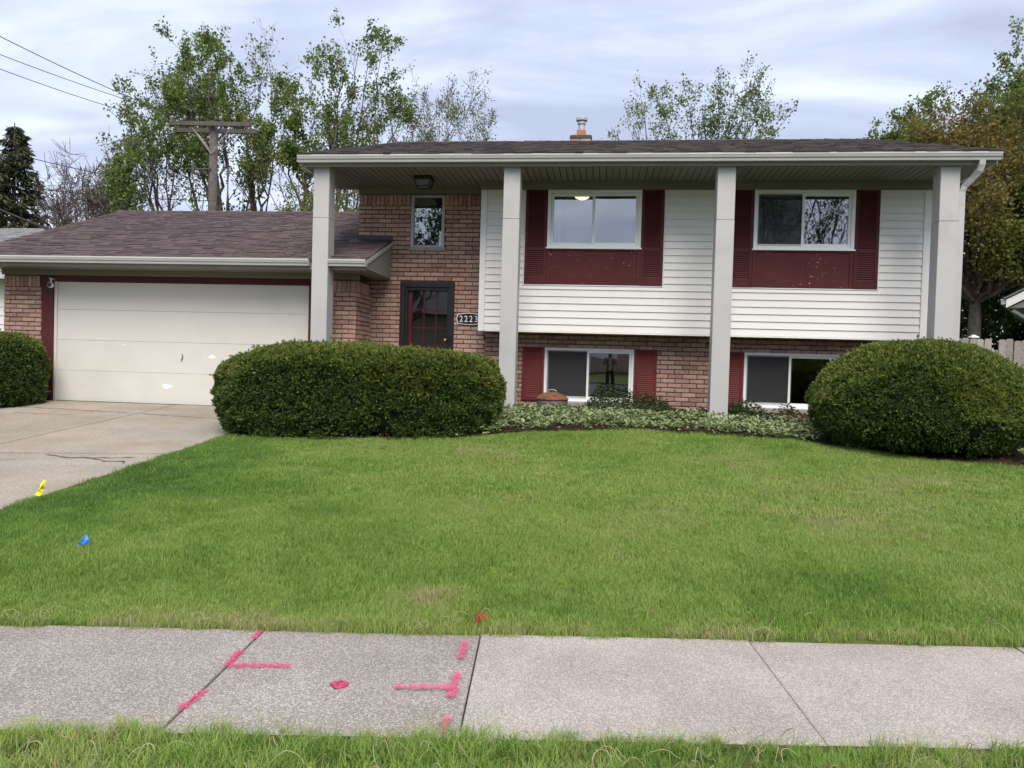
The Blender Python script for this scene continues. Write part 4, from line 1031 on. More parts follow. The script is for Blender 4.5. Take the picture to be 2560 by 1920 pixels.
# ------------------------------------------------------------------ clipped yews
def profile_pts(rg, n_, prof):
    """sample (v, r, slope normal) along a profile of (height fraction, radius fraction)"""
    P_ = np.array(prof); seg = np.diff(P_, axis=0); rm = (P_[:-1, 1]+P_[1:, 1])/2
    w = np.hypot(seg[:, 0], seg[:, 1])*(rm+0.03); w /= w.sum()
    k_ = rg.choice(len(seg), size=n_, p=w); t = rg.random(n_)
    h = P_[k_, 0]+seg[k_, 0]*t; r = P_[k_, 1]+seg[k_, 1]*t
    nr, nh = seg[k_, 0], -seg[k_, 1]
    return h, r, nr, nh
def yew(name, label, cx, cy, ax, ay, z0, H_, prof, n_, seed, rot=0.0, exp=2.4, topfrac=0.58, yellow=0.5):
    rg = np.random.default_rng(seed)
    root = tag(empty(name, (cx, cy, z0)), label, 'shrub', 'clipped yews in front of the house')
    h, r, nr, nh = profile_pts(rg, n_, prof)
    u = rg.random(n_)*2*math.pi
    def surf(u, h, r, off=0.0):
        cu, su = np.cos(u), np.sin(u)
        k_ = (np.abs(cu)**exp+np.abs(su)**exp)**(-1/exp)
        lump = 1+0.055*(vnoise(u*2.2+seed, h*3.5)-0.5)*2+0.04*(vnoise(u*6+seed*3, h*9)-0.5)*2
        rr = r*k_*lump
        x = ax*cu*rr; y = ay*su*rr
        zz = h*H_*(1+0.05*(vnoise(x*1.1+seed, y*1.1)-0.5)*2)+0.03*(vnoise(x*3+seed, y*3)-0.5)
        return x, y, zz
    x, y, zz = surf(u, h, r)
    cu, su = np.cos(u), np.sin(u)
    nrm = np.stack([cu*nr/ax*1.5, su*nr/ay*1.5, nh/H_], 1); nrm /= np.linalg.norm(nrm, axis=1, keepdims=True)+1e-9
    cr, sr = math.cos(rot), math.sin(rot)
    def world(x, y, zz): return np.stack([cx+x*cr-y*sr, cy+x*sr+y*cr, z0+zz], 1)
    nrm = np.stack([nrm[:, 0]*cr-nrm[:, 1]*sr, nrm[:, 0]*sr+nrm[:, 1]*cr, nrm[:, 2]], 1)
    pos = world(x, y, zz)
    cl = vnoise(x*9+y*4+seed, zz*9+y*7)*0.6+vnoise(x*19+seed, zz*19+y*13)*0.4
    depth = np.abs(rg.normal(0, 0.03, n_))+0.13*np.clip(0.56-cl, 0, 1)-np.where(rg.random(n_) < 0.03, rg.uniform(0, 0.06, n_), 0); pos = pos-nrm*depth[:, None]
    # bare hollows low down
    hollow = (vnoise(u*5+seed, h*6) > 0.70) & (h < 0.32); keep = ~(hollow & (rg.random(n_) < 0.8))
    pos, nrm, h2 = pos[keep], nrm[keep], h[keep]
    # only what could face the street side or the sky
    d = nrm*0.9+rg.normal(0, 0.42, pos.shape)+np.array([0, 0, 0.38])
    d /= np.linalg.norm(d, axis=1, keepdims=True)
    # each sprig: a shoot with needles in pairs
    K = 5; Ls = rg.uniform(0.028, 0.06, len(pos))
    V = []; A, B_, _ = rot_basis(d, rg)
    base = []; dirs = []; lens = []
    for k_ in range(K):
        an = rg.uniform(0, 6.28, len(pos)) if k_ else np.zeros(len(pos))
        t = (k_/K)*0.7 if k_ else 0.25
        side = (A*np.cos(an)[:, None]+B_*np.sin(an)[:, None])*(0.75 if k_ else 0.0)
        dd = d+side; base.append(pos+d*(Ls*t)[:, None]); dirs.append(dd); lens.append(Ls*(1.0 if k_ == 0 else 0.72))
    pos_a = np.concatenate(base); dir_a = np.concatenate(dirs); len_a = np.concatenate(lens); h_a = np.tile(h2, K)
    nz_ = np.tile(nrm[:, 2], K)
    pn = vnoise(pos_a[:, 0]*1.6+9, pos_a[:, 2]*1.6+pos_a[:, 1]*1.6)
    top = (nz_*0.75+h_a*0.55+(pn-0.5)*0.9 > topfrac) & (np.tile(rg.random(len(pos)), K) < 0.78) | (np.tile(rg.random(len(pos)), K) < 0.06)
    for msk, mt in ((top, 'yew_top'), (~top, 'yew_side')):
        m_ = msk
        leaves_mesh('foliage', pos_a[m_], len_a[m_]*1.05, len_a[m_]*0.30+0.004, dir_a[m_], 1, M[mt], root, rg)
    # dark core blocks light, shade between sprigs put in its colour; stems
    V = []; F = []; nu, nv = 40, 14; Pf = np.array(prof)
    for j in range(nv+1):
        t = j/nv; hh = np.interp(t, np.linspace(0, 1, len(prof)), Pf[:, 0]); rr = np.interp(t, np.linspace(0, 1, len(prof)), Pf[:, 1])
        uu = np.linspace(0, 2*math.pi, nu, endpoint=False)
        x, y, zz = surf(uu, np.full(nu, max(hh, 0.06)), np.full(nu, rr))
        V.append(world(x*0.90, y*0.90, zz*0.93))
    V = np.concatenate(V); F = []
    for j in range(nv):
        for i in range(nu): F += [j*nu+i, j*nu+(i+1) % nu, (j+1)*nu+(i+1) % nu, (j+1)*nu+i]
    np_mesh('dark_core', V, np.array(F), 4, M['yew_core'], root, True)
    mb = MB()
    for i in range(9):
        a_ = rg.random()*6.28; q = rg.random()**0.5*0.6
        bx0, by0 = cx+ax*q*math.cos(a_), cy+ay*q*math.sin(a_)
        mb.tube([(bx0, by0, z0-0.05), (bx0+rg.normal()*0.05, by0+rg.normal()*0.05, z0+0.2), (bx0+rg.normal()*0.2, by0+rg.normal()*0.2, z0+H_*0.6)], [0.035, 0.028, 0.012], 6)
    mb.build('stem', M['bark'], root)
    return root
PF_L = [(0.0, 0.86), (0.08, 0.93), (0.25, 0.985), (0.45, 1.0), (0.66, 0.985), (0.80, 0.945), (0.89, 0.86), (0.95, 0.71), (0.985, 0.45), (1.0, 0.0)]
PF_R = [(0.07, 0.76), (0.15, 0.90), (0.30, 1.0), (0.45, 0.985), (0.60, 0.92), (0.74, 0.80), (0.86, 0.62), (0.94, 0.42), (0.985, 0.2), (1.0, 0.0)]
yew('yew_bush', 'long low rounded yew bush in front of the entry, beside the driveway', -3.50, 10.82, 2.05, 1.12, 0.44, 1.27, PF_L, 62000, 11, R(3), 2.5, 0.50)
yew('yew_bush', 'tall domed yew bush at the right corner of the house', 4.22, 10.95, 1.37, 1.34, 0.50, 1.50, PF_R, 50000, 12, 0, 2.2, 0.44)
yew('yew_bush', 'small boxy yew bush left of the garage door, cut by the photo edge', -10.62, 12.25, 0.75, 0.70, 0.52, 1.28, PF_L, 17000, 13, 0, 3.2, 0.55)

# ------------------------------------------------------------------ bed planting
def zbed(x, y): return gz(x, y)+0.03
rg = np.random.default_rng(21)
def vari_leaves(n_pts, region, name, seed):
    rg = np.random.default_rng(seed)
    x = rg.uniform(-2.2, 6.4, n_pts*3); y = rg.uniform(9.3, 13.2, n_pts*3)
    k_ = region(x, y, rg); x, y = x[k_][:n_pts], y[k_][:n_pts]
    z = zbed(x, y)+0.03+0.13*rg.random(len(x))*(0.5+vnoise(x*2.1, y*2.1))
    N_ = len(x); az = rg.random(N_)*6.28; tilt = rg.uniform(-0.2, 0.8, N_); Ls = rg.uniform(0.045, 0.085, N_)
    d = np.stack([np.cos(az)*np.cos(tilt), np.sin(az)*np.cos(tilt), np.sin(tilt)], 1)
    s = np.stack([-np.sin(az), np.cos(az), rg.normal(0, 0.25, N_)], 1); s /= np.linalg.norm(s, axis=1, keepdims=True)
    up_ = np.cross(d, s); up_ *= np.sign(up_[:, 2:3]+1e-9)
    p = np.stack([x, y, z], 1); W_ = Ls*0.62
    def pt(a, b, c=0.0): return p+d*(Ls*a)[:, None]+s*(W_*b)[:, None]+up_*(Ls*c)[:, None]
    outer = [pt(0, 0), pt(0.3, 0.45, 0.06), pt(0.68, 0.4, 0.05), pt(1, 0, -0.08), pt(0.68, -0.4, 0.05), pt(0.3, -0.45, 0.06)]
    inner = [pt(0.10, 0, 0.008), pt(0.34, 0.24, 0.035), pt(0.62, 0.2, 0.03), pt(0.80, 0, -0.02), pt(0.62, -0.2, 0.03), pt(0.34, -0.24, 0.035)]
    V = np.stack(outer+inner, 1).reshape(-1, 3); b0 = np.arange(N_)*12
    ring = np.concatenate([np.stack([b0+i, b0+(i+1) % 6, b0+6+(i+1) % 6, b0+6+i], 1) for i in range(6)])
    mid = np.concatenate([np.stack([b0+6, b0+7, b0+8, b0+9], 1), np.stack([b0+6, b0+9, b0+10, b0+11], 1)])
    F = np.concatenate([ring, mid]).ravel()
    o = np_mesh(name, V, F, 4, [M['vari_edge'], M['vari_mid']])
    mi = np.concatenate([np.zeros(len(ring), np.int32), np.ones(len(mid), np.int32)]); o.data.polygons.foreach_set('material_index', mi)
    return o
def in_yew(x, y):
    return ((np.abs(x+3.5)/2.15)**2.4+(np.abs(y-10.95)/1.1)**2.4 < 0.8) | ((np.abs(x-4.19)/1.42)**2.2+(np.abs(y-11.0)/1.36)**2.2 < 0.8)
def reg_main(x, y, rg):
    e_ = bed_edge(x)
    back = 12.35+0.25*vnoise(x*1.5, x*0+3)-0.55*np.clip((x-0.2)/3, 0, 0.5)
    ok = (y > e_-0.08+0.12*vnoise(x*4, y*4)) & (y < back) & ~in_yew(x, y) & (x > -1.95) & (x < 3.05+0.2*vnoise(y*3, x*0))
    ok |= (x > 5.0) & (y < 10.4) & (y > e_+0.05) & ~in_yew(x, y)
    return ok & (rg.random(len(x)) < 0.55+0.6*vnoise(x*3.3+5, y*3.3))
tag(vari_leaves(9000, reg_main, 'groundcover', 31), 'cream edged variegated groundcover along the front of the bed', 'groundcover', kind='stuff')
def reg_ivy(n_):
    rg = np.random.default_rng(41); x = rg.uniform(-0.55, 3.2, n_); y = rg.uniform(12.3, 13.75, n_)
    d = vnoise(x*2.2+3, y*1.2)
    k_ = (d > 0.42) & ~((np.abs(x-1.79) < 0.2) & (np.abs(y-12.5) < 0.25)); return x[k_], y[k_], d[k_]
x, y, dd = reg_ivy(9000)
z = zbed(x, y)+0.015+rg.random(len(x))*0.26*np.clip((dd-0.36)*2.0, 0, 1)*(1+0.5*(y-12.4))
az = rg.random(len(x))*6.28
tag(leaves_mesh('ground_ivy', np.stack([x, y, z], 1), rg.uniform(0.03, 0.06, len(x)), rg.uniform(0.02, 0.035, len(x)), np.stack([np.cos(az), np.sin(az), rg.uniform(-0.3, 0.9, len(x))], 1), 1, M['ivy'], None, rg), 'low dark green trailing ivy against the brick wall', 'ivy', kind='stuff')
# mulch chips
n_ = 5200; x = rg.uniform(-5.1, 6.6, n_*2); y = rg.uniform(9.3, 13.7, n_*2); k_ = in_bed(x, y) & (y > bed_edge(x)+0.03); x, y = x[k_][:n_], y[k_][:n_]
mulch = leaves_mesh('mulch', np.stack([x, y, zbed(x, y)+0.012+0.02*rg.random(len(x))], 1), rg.uniform(0.03, 0.075, len(x)), rg.uniform(0.012, 0.03, len(x)), np.stack([rg.normal(size=len(x)), rg.normal(size=len(x)), rg.uniform(-0.2, 0.35, len(x))], 1), 1, M['mulch'], None, rg)
tag(mulch, 'dark red brown wood mulch under the shrubs', 'mulch', kind='stuff')
# scraps of leaf litter at the left garage corner
# ------------------------------------------------------------------ rusty drum
dr = tag(empty('burn_drum', (-0.90, 13.35, 0.72)), 'rusty lidded metal drum with wire handle below the lower window', 'drum')
zg = gp(-0.9, 13.3)
mb = MB(); mb.lathe([(0.22, zg-0.03), (0.262, zg+0.02), (0.275, zg+0.12), (0.272, zg+0.16)], -0.90, 13.35, 28); mb.build('bowl', M['rustgrey'], dr, True)
mb = MB(); mb.lathe([(0.285, zg+0.155), (0.287, zg+0.175), (0.272, zg+0.19), (0.23, zg+0.235), (0.15, zg+0.272), (0.07, zg+0.288), (0.01, zg+0.292)], -0.90, 13.35, 28); mb.build('lid', M['rust'], dr, True)
mb = MB(); mb.tube([(-0.97, 13.33, zg+0.285), (-0.965, 13.33, zg+0.32), (-0.90, 13.33, zg+0.335), (-0.835, 13.33, zg+0.318), (-0.83, 13.33, zg+0.285)], 0.007, 6); mb.build('handle', M['galv'], dr)

# ------------------------------------------------------------------ utility flags
def flag(name, label, base, wire_top, org, outline, mt, bulge, seed):
    r_ = random.Random(seed); root = tag(empty(name, base), label, 'flag', 'utility marker flags')
    mb = MB(); mb.tube([base, ((base[0]+wire_top[0])/2+0.008, base[1], (base[2]+wire_top[2])/2), wire_top], 0.0018, 5); mb.build('wire', M['wire'], root)
    n_ = len(outline); O = Vector(org); pts = [O+Vector((x, r_.uniform(-0.012, 0.012), z)) for x, z in outline]
    cen = sum(pts, Vector())/n_+Vector((0, -bulge, 0)); mid = [(p+cen)/2+Vector((0, r_.uniform(-bulge, bulge)*0.9, 0)) for p in pts]
    V = []; F = []
    for off in (0.0, 0.0012):
        k_ = len(V); V += [tuple(p+Vector((0, off, 0))) for p in pts+mid+[cen]]
        for i in range(n_):
            j = (i+1) % n_; F += [(k_+i, k_+j, k_+n_+j, k_+n_+i), (k_+n_+i, k_+n_+j, k_+2*n_)]
    mb = MB(); mb.poly(V, F); mb.build('flag_sheet', mt, root)
bz = gp(-5.1, 6.3)
flag('marker_flag', 'crumpled yellow marker flag on a wire at the driveway edge', (-5.15, 6.35, bz), (-5.045, 6.36, bz+0.12), (-5.075, 6.35, bz+0.10),
     [(0, 0), (0.022, 0.038), (0.048, 0.066), (0.05, 0.098), (0.085, 0.142), (0.112, 0.132), (0.104, 0.088), (0.082, 0.058), (0.074, 0.012), (0.05, -0.008)], M['yellow'], 0.018, 3)
bz = gp(-3.8, 5.28)
flag('marker_flag', 'bent blue marker flag lying low in the lawn', (-3.76, 5.27, bz), (-3.765, 5.26, bz+0.10), (-3.885, 5.25, bz+0.03),
     [(0, 0), (0.055, 0.03), (0.078, 0.07), (0.098, 0.085), (0.124, 0.055), (0.12, 0.005), (0.085, -0.006), (0.04, -0.008)], M['blue'], 0.025, 5)

# ------------------------------------------------------------------ grass (instanced tufts: nobody could count it)
def tuft(seed, n_, rad, hmin, hmax, wid, lean):
    rg = np.random.default_rng(seed); V = []; F = []
    for i in range(n_):
        a = rg.random()*6.28; q = rad*math.sqrt(rg.random()); bx0, by0 = q*math.cos(a), q*math.sin(a)
        h = rg.uniform(hmin, hmax); az = rg.random()*6.28; ln = abs(rg.normal(lean, lean*0.6))*h; w = wid*rg.uniform(0.7, 1.3)
        dx, dy = math.cos(az), math.sin(az); wx, wy = -dy*w/2, dx*w/2; k_ = len(V)
        V += [(bx0-wx, by0-wy, -0.005), (bx0+wx, by0+wy, -0.005), (bx0+dx*ln*0.35+wx*0.8, by0+dy*ln*0.35+wy*0.8, h*0.6), (bx0+dx*ln*0.35-wx*0.8, by0+dy*ln*0.35-wy*0.8, h*0.6), (bx0+dx*ln, by0+dy*ln, h)]
        F += [(k_, k_+1, k_+2, k_+3), (k_+3, k_+2, k_+4)]
    me = bpy.data.meshes.new('grass_tuft'); me.from_pydata(V, [], F); me.materials.append(M['grass']); return me
def grass_object(name, P_, tint, scl, meshes, label, seed):
    rg = np.random.default_rng(seed); n_ = len(P_)
    c = bpy.data.collections.new(name+'_tufts')
    for i, me in enumerate(meshes): c.objects.link(bpy.data.objects.new('grass_tuft', me))
    me = bpy.data.meshes.new(name); me.vertices.add(n_); me.vertices.foreach_set('co', P_.astype(np.float32).ravel())
    def at(nm, ty, arr, key='value'):
        a = me.attributes.new(nm, ty, 'POINT'); a.data.foreach_set(key, arr)
    at('tint', 'FLOAT', tint.astype(np.float32)); at('scl', 'FLOAT', scl.astype(np.float32)); at('pick', 'INT', rg.integers(0, len(meshes), n_).astype(np.int32))
    rv = np.zeros((n_, 3), np.float32); rv[:, 2] = rg.random(n_)*6.283; rv[:, :2] = rg.normal(0, 0.12, (n_, 2)); at('rot', 'FLOAT_VECTOR', rv.ravel(), 'vector')
    o = bpy.data.objects.new(name, me); lnk(o); me.materials.append(M['grass'])
    t = bpy.data.node_groups.new(name+'_scatter', 'GeometryNodeTree')
    t.interface.new_socket('Geometry', in_out='INPUT', socket_type='NodeSocketGeometry'); t.interface.new_socket('Geometry', in_out='OUTPUT', socket_type='NodeSocketGeometry')
    n = t.nodes; l = t.links; gi = n.new('NodeGroupInput'); go = n.new('NodeGroupOutput')
    ci = n.new('GeometryNodeCollectionInfo'); ci.inputs['Collection'].default_value = c; ci.inputs['Separate Children'].default_value = True; ci.inputs['Reset Children'].default_value = True
    ip = n.new('GeometryNodeInstanceOnPoints'); ip.inputs['Pick Instance'].default_value = True
    def na(nm, ty):
        q = n.new('GeometryNodeInputNamedAttribute'); q.data_type = ty; q.inputs['Name'].default_value = nm; return q.outputs['Attribute']
    l.new(gi.outputs[0], ip.inputs['Points']); l.new(ci.outputs[0], ip.inputs['Instance']); l.new(na('pick', 'INT'), ip.inputs['Instance Index'])
    l.new(na('rot', 'FLOAT_VECTOR'), ip.inputs['Rotation']); l.new(na('scl', 'FLOAT'), ip.inputs['Scale']); l.new(ip.outputs[0], go.inputs[0])
    md = o.modifiers.new('scatter', 'NODES'); md.node_group = t
    return tag(o, label, 'grass', kind='stuff')
rg = np.random.default_rng(51)
def lawn_tint(x, y):
    t = 0.45+0.17*(vnoise(x*0.55+11, y*0.55)-0.5)+0.22*(vnoise(x*1.7, y*1.7+4)-0.5)+0.16*(vnoise(x*6, y*6)-0.5)
    t += 0.12*np.exp(-((x-1.5)/3.2)**2)*np.clip((y-5)/2, 0, 1)              # yellow green middle
    t -= 0.16*np.exp(-((x+4.6)/0.9)**2)*np.clip((y-4.6)/0.8, 0, 1)          # lush strip along the driveway
    e_ = y-far_edge(x); t += np.where((e_ > 0) & (y > 4), 0.17*np.exp(-(e_/0.16)**2)*np.clip(0.45+0.9*vnoise(x*2+7, x*0), 0, 1.2), 0)   # thatch by the pavement
    t += 0.20*np.exp(-(e_/0.6)**2)*np.clip((-0.5-x)/2.0, 0, 1)*(y > 4)*vnoise(x*3, y*3)*1.4
    for cx, cy, r_, k_ in ((-1.35, 9.3, 0.45, 0.35), (1.9, 8.3, 0.5, 0.06), (-2.9, 8.9, 0.5, 0.16), (-3.3, 8.0, 0.3, 0.12), (2.6, 5.3, 0.3, 0.14), (-1.1, 4.75, 0.22, 0.35), (4.2, 8.6, 0.8, 0.03)):
        t += k_*np.exp(-(((x-cx)/r_)**2+((y-cy)/r_)**2*1.8))*(0.4+1.2*vnoise(x*8, y*8))
    return np.clip(t, 0.02, 0.98)
def scatter(n_, x0, x1, y0, y1, test):
    x = rg.uniform(x0, x1, n_); y = rg.uniform(y0, y1, n_); k_ = test(x, y); return x[k_], y[k_]
T_short = [tuft(100+i, 46, 0.075, 0.028, 0.062, 0.0034, 0.5) for i in range(6)]
T_mid = [tuft(110+i, 40, 0.085, 0.03, 0.062, 0.0046, 0.5) for i in range(6)]
T_long = [tuft(120+i, 40, 0.07, 0.04, 0.11, 0.0042, 0.75) for i in range(6)]
front_ok = lambda x, y: (y > far_edge(x)+0.035*vnoise(x*5, x*0)-0.015) & (x > DRX+0.02+0.05*vnoise(y*4, y*0)) & ~in_bed(x, y-0.06) & (np.abs(x-0.0) < 1.2+0.98*y)
x1_, y1_ = scatter(34000, -5.3, 7.0, 3.6, 7.0, front_ok)
x2_, y2_ = scatter(30000, -5.3, 9.5, 7.0, 11.4, front_ok)
xe, ye = scatter(2600, -5.3, 6.5, 3.6, 5.6, lambda x, y: (y > far_edge(x)-0.05) & (y < far_edge(x)+0.06) & (x > DRX) & (vnoise(x*5, x*0+2) > 0.35))
def P3(x, y, dz=0.0): return np.stack([x, y, ground_z(x, y)+dz], 1)
P_ = P3(x1_, y1_); sc1 = (0.58+0.5*vnoise(x1_*2.5, y1_*2.5))*rg.uniform(0.85, 1.15, len(x1_))
grass_object('lawn_grass', P_, lawn_tint(x1_, y1_)+rg.normal(0, 0.05, len(x1_)), sc1, T_short, 'short green lawn grass between the pavement and the house', 61)
P_ = P3(x2_, y2_); sc2 = (0.55+0.55*vnoise(x2_*2.0, y2_*2.0))*rg.uniform(0.85, 1.2, len(x2_))
grass_object('lawn_grass', P_, lawn_tint(x2_, y2_)+rg.normal(0, 0.05, len(x2_)), sc2, T_mid, 'lawn grass farther back towards the planting bed', 62)
P_ = P3(xe, np.maximum(ye, far_edge(xe)+0.015)); grass_object('edge_grass', P_, np.clip(0.5+0.5*vnoise(xe*3, ye*9)+rg.normal(0, 0.1, len(xe)), 0, 1), rg.uniform(0.4, 0.8, len(xe)), T_long, 'ragged half dry grass fringe hanging over the pavement edge', 63)
xf, yf = scatter(2200, -3.4, 4.0, 2.4, 4.0, lambda x, y: (y < near_edge(x)+0.035*vnoise(x*7, x*0+9)) & (y > near_edge(x)-0.12) & (vnoise(x*4, x*0+6) > 0.3))
grass_object('edge_grass', np.stack([xf, yf, np.where(yf > near_edge(xf)-0.01, 0.0, 0.0)], 1), np.clip(0.35+0.5*vnoise(xf*3, yf*9)+rg.normal(0, 0.1, len(xf)), 0, 1), rg.uniform(0.4, 0.75, len(xf)), T_long, 'ragged grass fringe creeping over the street side of the pavement', 65)
xn, yn = scatter(9000, -3.6, 4.2, 1.2, 4.2, lambda x, y: (y < near_edge(x)-0.01-0.09*vnoise(x*3, x*0+5)) & (y > near_edge(x)-1.3) & (y > 0.9))
tn = 0.30+0.36*vnoise(xn*1.5, yn*2)+rg.normal(0, 0.09, len(xn))+np.where(xn < 0.1, 0.05, 0)
grass_object('verge_grass', P3(xn, yn), np.clip(tn, 0, 0.95), (0.62+0.45*vnoise(xn*2+3, yn*2))*np.where(xn > 0.35, 0.72, 1.0), T_long, 'longer weedy grass on the verge in front of the pavement', 64)
# dry curled stems
mb = MB(); r_ = random.Random(9)
def stem(x, y, L_, z=None, lift=0.09):
    az = r_.random()*6.28; pts = []; z0 = float(ground_z(x, y)) if z is None else z; cur = r_.uniform(-2.2, 2.2)
    px, py = x, y
    for i in range(9):
        t = i/8; pts.append((px, py, z0+lift*math.sin(math.pi*min(1, t*r_.uniform(0.8, 1.0)))+0.02)); px += math.cos(az)*L_/8; py += math.sin(az)*L_/8; az += cur/8*1.6+r_.uniform(-0.35, 0.35)
    mb.tube(pts, 0.0015, 4)
for i in range(120):
    x = r_.uniform(-2.2, 0.75) if i < 100 else r_.uniform(0.75, 1.8); stem(x, near_edge(x)-0.06-0.45*r_.random()**1.3, r_.uniform(0.05, 0.17), lift=r_.uniform(0.03, 0.07))
for i in range(34):
    x = r_.uniform(-3.6, 2.6); stem(x, far_edge(x)+0.03+0.25*r_.random()**2, r_.uniform(0.06, 0.16), lift=0.045)
for i in range(40):
    x = r_.uniform(-4.6, 3); y = r_.uniform(5, 9.8); stem(x, y, r_.uniform(0.08, 0.18), lift=0.05)
tag(mb.build('dry_stems', M['straw'], origin=False), 'pale dry curled grass stems scattered in the verge and lawn edge', 'dry grass', kind='stuff')
# dandelion rosettes in the verge
V = []; 
pos = []; dr_ = []; ln = []
for i in range(26):
    x = r_.uniform(-2.0, 0.9); y = near_edge(x)-0.10-0.4*r_.random()
    for k_ in range(9):
        a = r_.random()*6.28; pos.append((x, y, float(ground_z(x, y))+0.03)); dr_.append((math.cos(a), math.sin(a), r_.uniform(0.3, 1.0))); ln.append(r_.uniform(0.03, 0.06))
for i in range(150):
    x = r_.uniform(-4.9, 4.5); y = r_.uniform(4.6, 9.6)
    for k_ in range(6):
        a = r_.random()*6.28; pos.append((x+r_.gauss(0, 0.03), y+r_.gauss(0, 0.03), float(ground_z(x, y))+0.02)); dr_.append((math.cos(a), math.sin(a), r_.uniform(0.2, 0.8))); ln.append(r_.uniform(0.025, 0.055))
ln = np.array(ln); tag(leaves_mesh('dandelion_leaves', np.array(pos), ln, ln*0.26, np.array(dr_), 1, M['weed'], None, rg), 'broad dandelion leaves among the verge grass', 'weeds', kind='stuff')
# red sprayed blades
pos = []; dr_ = []
for cx, cy in ((-0.685, 4.42), (-1.86, 2.93)):
    for k_ in range(26):
        pos.append((cx+r_.gauss(0, 0.018), cy+r_.gauss(0, 0.055), float(ground_z(cx, cy))+0.01)); dr_.append((r_.gauss(0, 0.35), r_.gauss(0, 0.35), 1))
tag(leaves_mesh('painted_grass', np.array(pos), np.full(len(pos), 0.075), np.full(len(pos), 0.008), np.array(dr_), 1, M['redspray'], None, rg), 'grass blades sprayed red in line with the pavement joints', 'painted grass', kind='stuff')

# ------------------------------------------------------------------ trees
def bez(a, b, c, n_):
    return [a*(1-t)**2+b*2*t*(1-t)+c*t*t for t in np.linspace(0, 1, n_)]
def tree(name, label, base, trunk_top, tips, r0, mats, seed, leaf_n, leaf_size, sec=7, twig=5, sec_len=0.34, twig_len=0.4, group=None, leaf_from=0.25, up_=0.35, leaf_spread=0.10, cat='tree', fork=0.35, min_leaf_z=None, trunk_sides=9, clump=None, tw=1.0):
    rg = np.random.default_rng(seed); root = tag(empty(name, base), label, cat, group)
    wood = MB(); base = np.array(base, float); top = np.array(trunk_top, float)
    midp = base*0.5+top*0.5+rg.normal(0, 0.12, 3)*np.array([1, 1, 0.3])
    tr = bez(base, midp, top, 9); H_ = np.linalg.norm(top-base)
    rad = [r0*(1.25 if i == 0 else 1)*(1-0.55*i/8) for i in range(9)]
    wood.tube(tr, rad, trunk_sides)
    LP = []; LD = []
    for tip in tips:
        tip = np.array(tip, float); k_ = rg.uniform(fork, 1.0); st = tr[int(k_*8)]
        Lb = np.linalg.norm(tip-st); ctrl = st+(tip-st)*np.array([0.72, 0.72, 0.42])+rg.normal(0, 0.06*Lb, 3)
        pts = np.array(bez(st, ctrl, tip, 11)); pts[1:-1] += rg.normal(0, 0.018*Lb, (9, 3))
        rb = r0*(1-0.45*k_)*0.46*min(1.0, 0.4+Lb/H_)
        wood.tube(pts, [max(0.012, rb*(1-0.9*i/10)) for i in range(11)], 6, False)
        for s in range(sec):
            t = rg.uniform(0.30, 1.0)**0.8; i = min(int(t*10), 9); p = pts[i]*(1-(t*10-i))+pts[i+1]*(t*10-i); tan = pts[i+1]-pts[i]; tan /= np.linalg.norm(tan)
            rnd = rg.normal(size=3); rnd -= rnd.dot(tan)*tan; rnd /= np.linalg.norm(rnd)
            d = tan*rg.uniform(0.5, 0.9)+rnd*rg.uniform(0.45, 0.95)+np.array([0, 0, up_]); d /= np.linalg.norm(d)
            Ls = Lb*sec_len*rg.uniform(0.55, 1.1)*(1.15-0.55*t)
            q = [p]; dd = d.copy()
            for j in range(5):
                dd = dd+rg.normal(0, 0.16, 3)+np.array([0, 0, up_*0.25]); dd /= np.linalg.norm(dd); q.append(q[-1]+dd*Ls/5)
            rs = max(0.010, rb*(1-0.8*t)*0.45)
            wood.tube(q, [max(0.006, rs*(1-0.16*j)) for j in range(6)], 4, False)
            q = np.array(q)
            for w_ in range(twig):
                t2 = rg.uniform(0.2, 1.0); i2 = min(int(t2*5), 4); p2 = q[i2]*(1-(t2*5-i2))+q[i2+1]*(t2*5-i2)
                d2 = dd*0.5+rg.normal(0, 0.55, 3)+np.array([0, 0, up_]); d2 /= np.linalg.norm(d2); L2 = Ls*twig_len*rg.uniform(0.5, 1.1)
                e1 = p2+d2*L2*0.5+rg.normal(0, 0.03, 3)*L2; e2 = p2+d2*L2+np.array([0, 0, up_*0.3*L2])
                wood.tube([p2, e1, e2], [max(0.005, rs*0.4)*tw, 0.006*tw, 0.004*tw], 3, False)
                LP.append((p2, e1, e2)); LD.append(d2)
    wood.build('trunk', mats[0], root)
    if leaf_n > 0 and LP:
        LPa = np.array(LP); k_ = rg.integers(0, len(LPa), leaf_n)
        if clump is not None:      # heavier and lighter clumps
            wgt = 0.25+clump*vnoise(LPa[:, 2, 0]*0.75+seed, LPa[:, 2, 2]*0.75+LPa[:, 2, 1]*0.5)**2.2; wgt *= np.where(LPa[:, 2, 2] < (min_leaf_z or -9), 0.16, 1.0); wgt /= wgt.sum(); k_ = rg.choice(len(LPa), size=leaf_n, p=wgt)
        t = rg.uniform(leaf_from, 1.02, leaf_n)[:, None]
        a, b, c = LPa[k_, 0], LPa[k_, 1], LPa[k_, 2]; p = np.where(t < 0.5, a+(b-a)*t*2, b+(c-b)*(t*2-1))+rg.normal(0, leaf_spread, (leaf_n, 3))
        d = np.array(LD)[k_]*0.4+rg.normal(0, 0.7, (leaf_n, 3)); sz = leaf_size*rg.uniform(0.6, 1.35, leaf_n)
        leaves_mesh('crown', p, sz, sz*0.72, d, 1, mats[1], root, rg)
    return root
